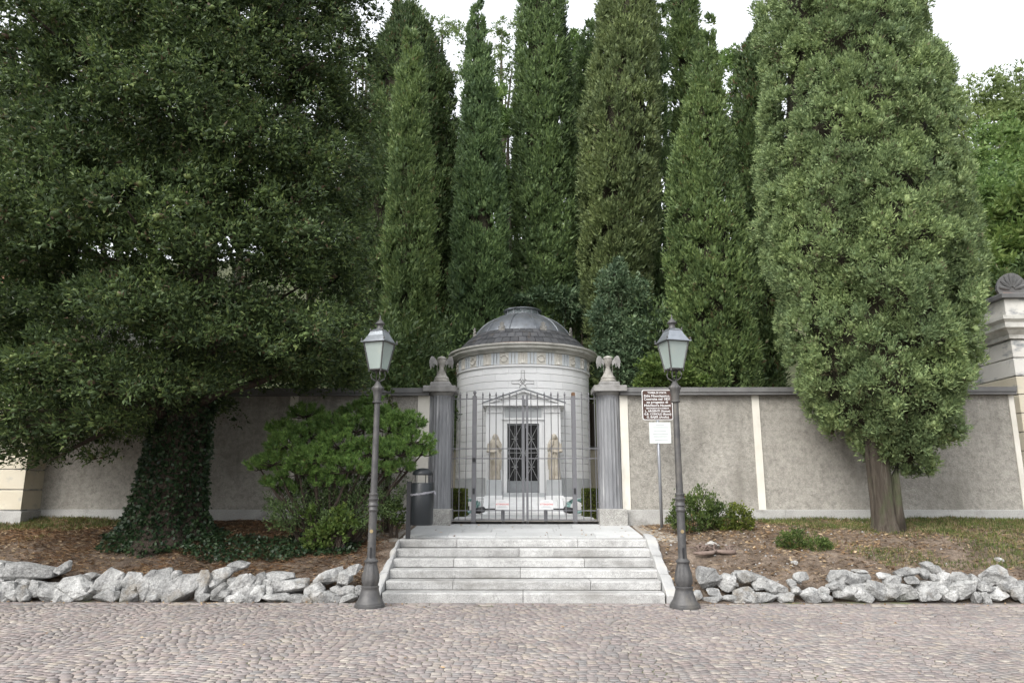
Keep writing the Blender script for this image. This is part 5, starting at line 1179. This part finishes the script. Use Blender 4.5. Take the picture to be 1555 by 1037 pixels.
# ---- leafy shrubs
def shrub(name, lobes, n, L, W, mat, label, seed, cat='shrub', group=None, up=.5, stems=True, zg=None, outer=.5, spread=.5, stem_mat='bark_dark'):
    rg = np.random.default_rng(seed); cx_ = sum(l[0] for l in lobes) / len(lobes); cy_ = sum(l[1] for l in lobes) / len(lobes)
    if zg is None: zg = bed_z(cx_, cy_)
    t = thing(name, (cx_, cy_, zg), label, cat, group); tot = sum(l[3] * l[5] for l in lobes); PP, DD = [], []
    for x, y, z, rx, ry, rz_ in lobes:
        k = max(20, int(n * rx * rz_ / tot)); kc = max(4, k // 14); u = blob_dirs(rg, kc); u[:, 1] -= .25; u = unit(u)
        cc = np.array([x, y, z]) + u * np.array([rx, ry, rz_]) * rg.uniform(outer, 1.0, (kc, 1)); ii = rg.integers(0, kc, k)
        PP.append(cc[ii] + rg.normal(size=(k, 3)) * min(rx, rz_) * .13); DD.append(u[ii] * .7 + np.array([0, 0, up]) + rg.normal(size=(k, 3)) * spread)
    p_, d_ = np.concatenate(PP), np.concatenate(DD); m_ = len(p_); v, f = kites(p_, d_, L * rg.uniform(.7, 1.3, m_), W * rg.uniform(.7, 1.3, m_), rg)
    link('foliage', np_mesh('foliage', v, f), mat, t)
    if stems:
        s = MB()
        for x, y, z, rx, ry, rz_ in lobes:
            for _ in range(4):
                e = Vector((x + rg.uniform(-.7, .7) * rx, y + rg.uniform(-.6, .6) * ry, z + rg.uniform(-.2, .6) * rz_)); b = Vector((cx_ + (x - cx_) * .5 + rg.uniform(-.05, .05), cy_, zg - .05))
                s.tube([b, (b + e) / 2 + Vector((rg.uniform(-.04, .04), 0, 0)), e], [.014 + rx * .02, .009 + rx * .012, .004], 5)
        s.build('stems', stem_mat, t)
    return t
def lp(L, Y): return [(P(x, y, Y + dy).x, Y + dy, P(x, y, Y + dy).z, rx * pxm(Y), rx * pxm(Y) * .9, ry * pxm(Y)) for x, y, rx, ry, dy in L]
shrub('yew_bush', lp([(450, 775, 40, 30, 0), (500, 770, 45, 36, .2), (560, 770, 45, 38, .2), (590, 745, 34, 30, .4), (540, 745, 40, 30, .2), (480, 745, 40, 28, .2), (430, 790, 26, 18, 0), (520, 790, 40, 20, -.1), (425, 760, 24, 22, .2)], 11.98), 12000, .05, .016, 'leaf_cypress_dark', 'low dark green bush beneath the mountain pine', 51)
shrub('young_privet', lp([(500, 805, 30, 24, 0), (480, 820, 24, 16, 0), (525, 795, 22, 22, 0), (470, 780, 14, 14, 0), (520, 775, 14, 12, 0)], 11.75), 1900, .06, .042, 'leaf_bright', 'bright green leafy young shrub in front of the dark bush, left of the lamp', 52, outer=.3)
shrub('browning_bush', lp([(595, 775, 20, 18, 0), (602, 790, 12, 10, 0)], 12.4), 1200, .05, .03, 'leaf_box', 'small browning bush between the left lamp and the litter bin', 53)
shrub('spindly_laurel', lp([(592, 600, 7, 14, 0), (588, 625, 9, 12, 0), (598, 620, 8, 10, 0)], 12.9), 320, .07, .03, 'leaf_bright', 'thin upright leafy shoot above the mountain pine before the wall', 54, zg=.8)
shrub('juniper_bush', lp([(1040, 775, 22, 24, 0), (1065, 770, 28, 28, 0), (1090, 785, 26, 22, 0), (1025, 785, 14, 14, 0), (1050, 795, 30, 16, -.1)], 12.75), 6000, .05, .02, 'leaf_box', 'ragged olive bush with browning tips behind the right lamp', 55, up=.8)
shrub('cotoneaster', lp([(1120, 785, 20, 20, 0), (1105, 795, 18, 14, 0), (1135, 795, 12, 10, 0)], 12.7), 2200, .045, .026, 'leaf_hedge', 'lighter green bush growing against the ragged olive bush', 56)
shrub('box_bush', lp([(1192, 822, 14, 15, 0), (1208, 820, 15, 17, 0), (1202, 832, 18, 12, 0)], 11.85), 2600, .032, .018, 'leaf_box', 'small rounded box bush, left of the low pair on the right bed', 57, group='small box bushes on the right bed')
shrub('box_bush', lp([(1240, 832, 20, 16, 0), (1252, 830, 12, 16, 0), (1225, 838, 10, 10, 0)], 11.8), 2400, .032, .018, 'leaf_box', 'small rounded box bush, right of the low pair on the right bed', 58, group='small box bushes on the right bed')
for side, a, b in (('left', 682, 706), ('right', 888, 911)):
    Yh = 15.4; x0, x1 = P(a, 760, Yh).x, P(b, 760, Yh).x; z0, z1 = .95, P(a, 743, Yh).z; t = thing('box_hedge', ((x0 + x1) / 2, Yh, .95), 'clipped yellow-green box hedge inside the gate, %s side' % side, 'hedge', 'hedges inside the gate')
    rg = np.random.default_rng(a); m_ = 7000; u = rg.uniform(-1, 1, (m_, 3)); ax = rg.integers(0, 3, m_); u[np.arange(m_), ax] = np.sign(u[np.arange(m_), ax]) * rg.uniform(.86, 1.02, m_)
    pos = np.stack([(x0 + x1) / 2 + u[:, 0] * (x1 - x0) / 2, Yh + .3 + u[:, 1] * .4, (z0 + z1) / 2 + u[:, 2] * (z1 - z0) / 2], 1); v, f = kites(pos, u * .6 + rg.normal(size=(m_, 3)) * .6 + np.array([0, 0, .3]), rg.uniform(.025, .045, m_), rg.uniform(.016, .026, m_), rg)
    link('foliage', np_mesh('foliage', v, f), 'leaf_hedge', t); MB().box((x0 + .05, Yh - .02, z0), (x1 - .05, Yh + .6, z1 - .05)).build('dark_twig_core', 'bark_dark', t)
# ---- evergreens and undergrowth behind the wall
shrub('blue_evergreen', lp([(932, 432, 26, 30, 0), (958, 450, 30, 36, .1), (922, 480, 28, 34, 0), (955, 510, 36, 42, -.1), (922, 525, 24, 34, .2), (945, 560, 44, 40, 0), (985, 490, 18, 30, .2), (940, 408, 14, 16, .1)], 20.3), 13000, .12, .05, 'leaf_blue_evergreen', 'blue-green broadleaf evergreen between the dome and the right lamp', 61, zg=.96, up=.2)
shrub('bright_undergrowth', lp([(1000, 565, 34, 26, 0), (1035, 575, 26, 22, .2), (985, 585, 30, 16, 0), (1060, 585, 24, 16, .3)], 16.4), 3600, .10, .055, 'leaf_bright', 'bright green undergrowth showing over the wall beside the right lamp', 62, zg=.96, up=.2)
shrub('light_green_sapling', lp([(850, 455, 30, 20, 0), (815, 452, 26, 12, 0), (880, 445, 26, 20, .3), (860, 475, 36, 18, .2), (790, 455, 14, 8, 0), (890, 470, 20, 26, .2)], 22.9), 4200, .16, .06, 'leaf_blue_evergreen', 'light green sapling spreading feathery sprays just behind the dome', 63, zg=.97, up=.1)
und = [(610, 560, 19.5, 'dark undergrowth below the slender cypress, left of the left pillar'), (655, 545, 21, 'dark undergrowth between the left pillar ornament and the slender cypress'), (700, 540, 23.5, 'dark undergrowth touching the left side of the dome'), (745, 480, 24, 'dark undergrowth above the left shoulder of the dome'), (905, 500, 23.5, 'dark undergrowth above the right shoulder of the dome'),
       (1010, 520, 20.5, 'dark undergrowth left of the right street lamp lantern'), (1090, 560, 19.8, 'dark undergrowth over the wall right of the brown sign'), (560, 560, 19, 'dark undergrowth behind the left street lamp lantern'), (500, 575, 18.5, 'dark undergrowth over the left wall behind the mountain pine'), (420, 585, 18, 'dark undergrowth over the left wall beneath the big conifer')]
for i, (px, py, Y, lab) in enumerate(und):
    c = P(px, py, Y); shrub('dark_laurel', [(c.x, Y, c.z, 1.3, 1.0, 1.5), (c.x + .5, Y + .2, c.z - 1.4, 1.3, 1.0, 1.4)], 3000, .17, .07, 'leaf_cypress_dark' if i % 2 else 'leaf_old_conifer', lab, 70 + i, group='undergrowth between the cypresses', zg=.97, stems=False)

# ---- deciduous trees on the wooded slope
def tree(px, Y, ytop, rad, mat, label, seed, n=6500, L=.20, group='trees on the wooded slope'):
    rg = np.random.default_rng(seed); top = P(px, ytop, Y); zg = min(hill_z(top.x, Y), top.z - 5); H = top.z - zg; t = thing('slope_tree', (top.x, Y, zg), label, 'tree', group)
    cr = min(H * .62, rad * 2.6) / 2; c = np.array([top.x, Y, top.z - cr]); k = int(n / 42); u = blob_dirs(rg, k); u[:, 1] = np.where(rg.uniform(size=k) < .6, -np.abs(u[:, 1]), u[:, 1]); cc = c + u * np.array([rad, rad * .9, cr]) * (rg.uniform(.25, 1, (k, 1)) ** .45) * (1 + .18 * np.sin(5 * u[:, :1] + seed) * np.cos(4 * u[:, 2:] + seed))
    v, f = clump_leaves(rg, cc, u, np.full(k, rad * .17) * rg.uniform(.6, 1.4, k), 60, L, L * .5, .15, .3, .7, .7, srad=0 if mat == 'leaf_pale' else .34); link('crown', np_mesh('crown', v, f), mat, t)
    b = MB().tube([(top.x, Y, zg - .3), (top.x + .1, Y, zg + H * .35), (top.x - .05, Y, zg + H * .6), (top.x, Y, top.z - .4)], [.02 * H, .016 * H, .010 * H, .02], 8)
    for q_ in range(9):
        e = cc[rg.integers(0, k)]; z_ = zg + H * rg.uniform(.3, .6); b.tube([(top.x, Y, z_), ((top.x + e[0]) / 2, (Y + e[1]) / 2, (z_ + e[2]) / 2 + .1), tuple(e)], [.007 * H, .005 * H, .02], 6)
    b.build('trunk', 'bark_cypress', t, smooth=True)
for i, (px, Y, yt, rad, mat, lab) in enumerate([
    (560, 40, 62, 2.6, 'leaf_pale', 'pale thin-leaved tree showing between the big left conifer and the ragged one'),
    (672, 38, 26, 2.3, 'leaf_pale', 'pale green tree rising between the slender and the pointed cypress'),
    (762, 41, 36, 2.2, 'leaf_pale', 'airy pale tree with sky showing through, right of the pointed cypress'),
    (772, 30, 150, 2.0, 'leaf_hill', 'mid green tree low between the pointed cypress and the dark twin-ridged one'),
    (882, 38, 62, 2.0, 'leaf_hill', 'small mid green tree top left of the tallest cypress'),
    (1112, 40, 84, 2.4, 'leaf_hill', 'green tree top showing low in the sky gap beside the bushy cypress'),
    (1480, 44, 140, 4.2, 'leaf_hill_olive', 'olive tree on the skyline just right of the big cypress'),
    (1545, 46, 128, 4.6, 'leaf_hill_olive', 'olive brown tree on the skyline at the right edge'),
    (1620, 46, 140, 4.6, 'leaf_hill', 'green skyline tree beyond the right edge'),
    (1515, 34, 200, 3.4, 'leaf_hill', 'broad mid green tree below the skyline at right'),
    (1570, 31, 235, 3.2, 'leaf_hill', 'yellow-green tree at the right edge above the pavilion'),
    (1488, 28, 270, 2.6, 'leaf_hill', 'green tree touching the right side of the big cypress crown'),
    (1540, 25, 310, 2.6, 'leaf_bright', 'fresh green tree with layered boughs behind the pavilion'),
    (1500, 22.5, 395, 1.8, 'leaf_bright', 'low fresh green tree beside the pavilion roof'),
    (1570, 21.5, 400, 2.0, 'leaf_old_conifer', 'dark shaded tree right behind the pavilion roof'),
    (40, 38, 240, 4.5, 'leaf_hill', 'green slope tree glimpsed through the far left of the big conifer'),
    (200, 36, 220, 4.2, 'leaf_hill', 'green slope tree hidden behind the big conifer trunk'),
    (380, 36, 160, 4.2, 'leaf_hill', 'green slope tree behind the right half of the big conifer'),
    (480, 33, 250, 3.4, 'leaf_hill', 'green slope tree left of the ragged dark conifer')]):
    tree(px, Y, yt, rad, mat, lab, 100 + i, n=3000 if mat == 'leaf_pale' else 13500 if px > 1450 else 6500, L=.19 if mat == 'leaf_pale' else .22)

# ---- litter, grass and ivy on the beds
rg = np.random.default_rng(9)
def scatter(n, fx, accept):
    out = []
    while len(out) < n:
        x, y = fx()
        if accept(x, y): out.append((x, y, bed_z(x, y)))
    return np.array(out)
pts = scatter(34000, lambda: (rg.uniform(2.15, 9.8) * rg.choice((-1, 1)), rg.uniform(10.75, 14.05)), lambda x, y: fbm(x + 9, y, .9) > -.35 + rg.uniform(-.3, .3))
a = rg.uniform(0, 6.28, len(pts)); d = np.stack([np.cos(a), np.sin(a), rg.uniform(-.05, .35, len(pts))], 1); big = rg.uniform(size=len(pts)) < .22
v, f = kites(pts + np.array([0, 0, .006]), d, np.where(big, rg.uniform(.04, .075, len(pts)), rg.uniform(.08, .20, len(pts))), np.where(big, rg.uniform(.03, .055, len(pts)), .008), rg, bias=np.array([0, 0, 1.6]))
o = link('leaf_litter', np_mesh('leaf_litter', v, f), 'dry_litter'); tag(o, 'dry needles, straw and fallen leaves strewn over both beds', 'leaf litter', kind='stuff')
np_ = scatter(26000, lambda: (rg.uniform(-9.8, -2.15), rg.uniform(10.8, 14.0)), lambda x, y: fbm(x, y + 4, .8) > -.45 + rg.uniform(-.25, .3))
a = rg.uniform(0, 6.28, len(np_)); d = np.stack([np.cos(a), np.sin(a), rg.uniform(-.03, .30, len(np_))], 1)
v, f = kites(np_ + np.array([0, 0, .008]), d, rg.uniform(.06, .17, len(np_)), rg.uniform(.006, .016, len(np_)), rg, bias=np.array([0, 0, 1.6]))
o = link('needle_litter', np_mesh('needle_litter', v, f), 'needle_litter'); tag(o, 'reddish brown fallen needles carpeting the bed under the big conifer', 'leaf litter', kind='stuff')
gp = scatter(26000, lambda: (rg.uniform(-9.6, 9.8), rg.uniform(11.2, 14.05)), lambda x, y: abs(x) > 2.4 and (
    (x > 4.3 and fbm(x * .9 + 3, y * 1.6, .75) + .10 * (x - 5.5) + (y - 12.9) * .18 > -.16 + rg.uniform(-.2, .3)) or (x > 2.9 and y > 13.85) or (x < -6.9 and fbm(x, y, .7) + (y - 13.2) * .5 + (-7.8 - x) * .3 > rg.uniform(-.15, .3))))
m_ = len(gp); d = rg.normal(size=(m_, 3)) * .45 + np.array([0, 0, 1]); v, f = kites(gp - np.array([0, 0, .005]), d, rg.uniform(.04, .10, m_), rg.uniform(.007, .013, m_), rg)
o = link('grass', np_mesh('grass', v, f), 'grass_green'); tag(o, 'thin green grass patches along the wall foot and under the trees', 'grass', kind='stuff')
ip = scatter(5600, lambda: (rg.uniform(-7.4, -2.6), rg.uniform(11.2, 13.2)), lambda x, y: ((x + 4.1) / 1.45) ** 2 + ((y - 11.85) / .52) ** 2 < 1 + fbm(x, y, 1.3) * .8 or ((x - tx) / .95) ** 2 + ((y - YT + .15) / .75) ** 2 < 1 + fbm(x, y, 1.5) * .6)
m_ = len(ip); v, f = kites(ip + rg.uniform(.01, .07, (m_, 1)) * np.array([0, 0, 1]), np.stack([rg.normal(size=m_), rg.normal(-.4, 1, m_), rg.uniform(0, .5, m_)], 1), rg.uniform(.045, .075, m_), rg.uniform(.04, .06, m_), rg, bias=np.array([0, -.5, 1.3]))
o = link('ground_ivy', np_mesh('ground_ivy', v, f), 'leaf_ivy'); tag(o, 'dark ivy creeping over the left bed between tree and lamp', 'ivy', kind='stuff')
# pebbles and stone chips on the bare right bed
pp = scatter(260, lambda: (rg.uniform(2.1, 6.5), rg.uniform(10.9, 13.9)), lambda x, y: rg.uniform() < (1 if x < 4 else .35)); VV, FF = [], []
for i, q_ in enumerate(pp):
    s = rg.uniform(.006, .02); b = np.array([(-1, -1, 0), (1, -1, 0), (1, 1, 0), (-1, 1, 0), (0, 0, 1.1), (0, 0, -.6)]) * s * rg.uniform(.6, 1.3, (6, 3)); VV.append(b + q_); FF += [(i * 6 + a_, i * 6 + b_, i * 6 + c_) for a_, b_, c_ in ((0, 1, 4), (1, 2, 4), (2, 3, 4), (3, 0, 4), (1, 0, 5), (2, 1, 5), (3, 2, 5), (0, 3, 5))]
o = link('pebbles', np_mesh('pebbles', np.concatenate(VV), np.array(FF)), 'kerb_white'); tag(o, 'pale stone chips scattered on the bare soil beside the steps', 'pebbles', kind='stuff')

# dead leaves blown against the kerb, on the steps and the landing
n_ = 420; x = rg.uniform(-8, 8, n_); y = 10.44 - np.abs(rg.normal(0, .10, n_)); z = np.full(n_, .008); k_ = n_ // 7
x[:k_] = rg.uniform(-1.8, 1.8, k_); y[:k_] = rg.uniform(12.2, 14.1, k_); z[:k_] = .745 + (y[:k_] - 12.0) * .066 + .006
x[k_:2 * k_] = rg.uniform(-6, 6, k_); y[k_:2 * k_] = rg.uniform(6.5, 10.2, k_)
lv_ = np.stack([x, y, z], 1); a = rg.uniform(0, 6.28, n_); d = np.stack([np.cos(a), np.sin(a), rg.uniform(0, .3, n_)], 1)
keepm = ~((np.abs(lv_[:, 0]) < 1.95) & (lv_[:, 1] > 10.3) & (lv_[:, 1] < 12)); lv_, d = lv_[keepm], d[keepm]; n_ = len(lv_)
v, f = kites(lv_, d, rg.uniform(.025, .06, n_), rg.uniform(.015, .03, n_), rg, bias=np.array([0, 0, 1.6]))
o = link('fallen_leaves', np_mesh('fallen_leaves', v, f), 'dry_litter'); tag(o, 'dry brown leaves blown along the stone edging and over the landing', 'leaf litter', kind='stuff')
print('TRIS', sum(len(me.loops) - 2 * len(me.polygons) for me in bpy.data.meshes))
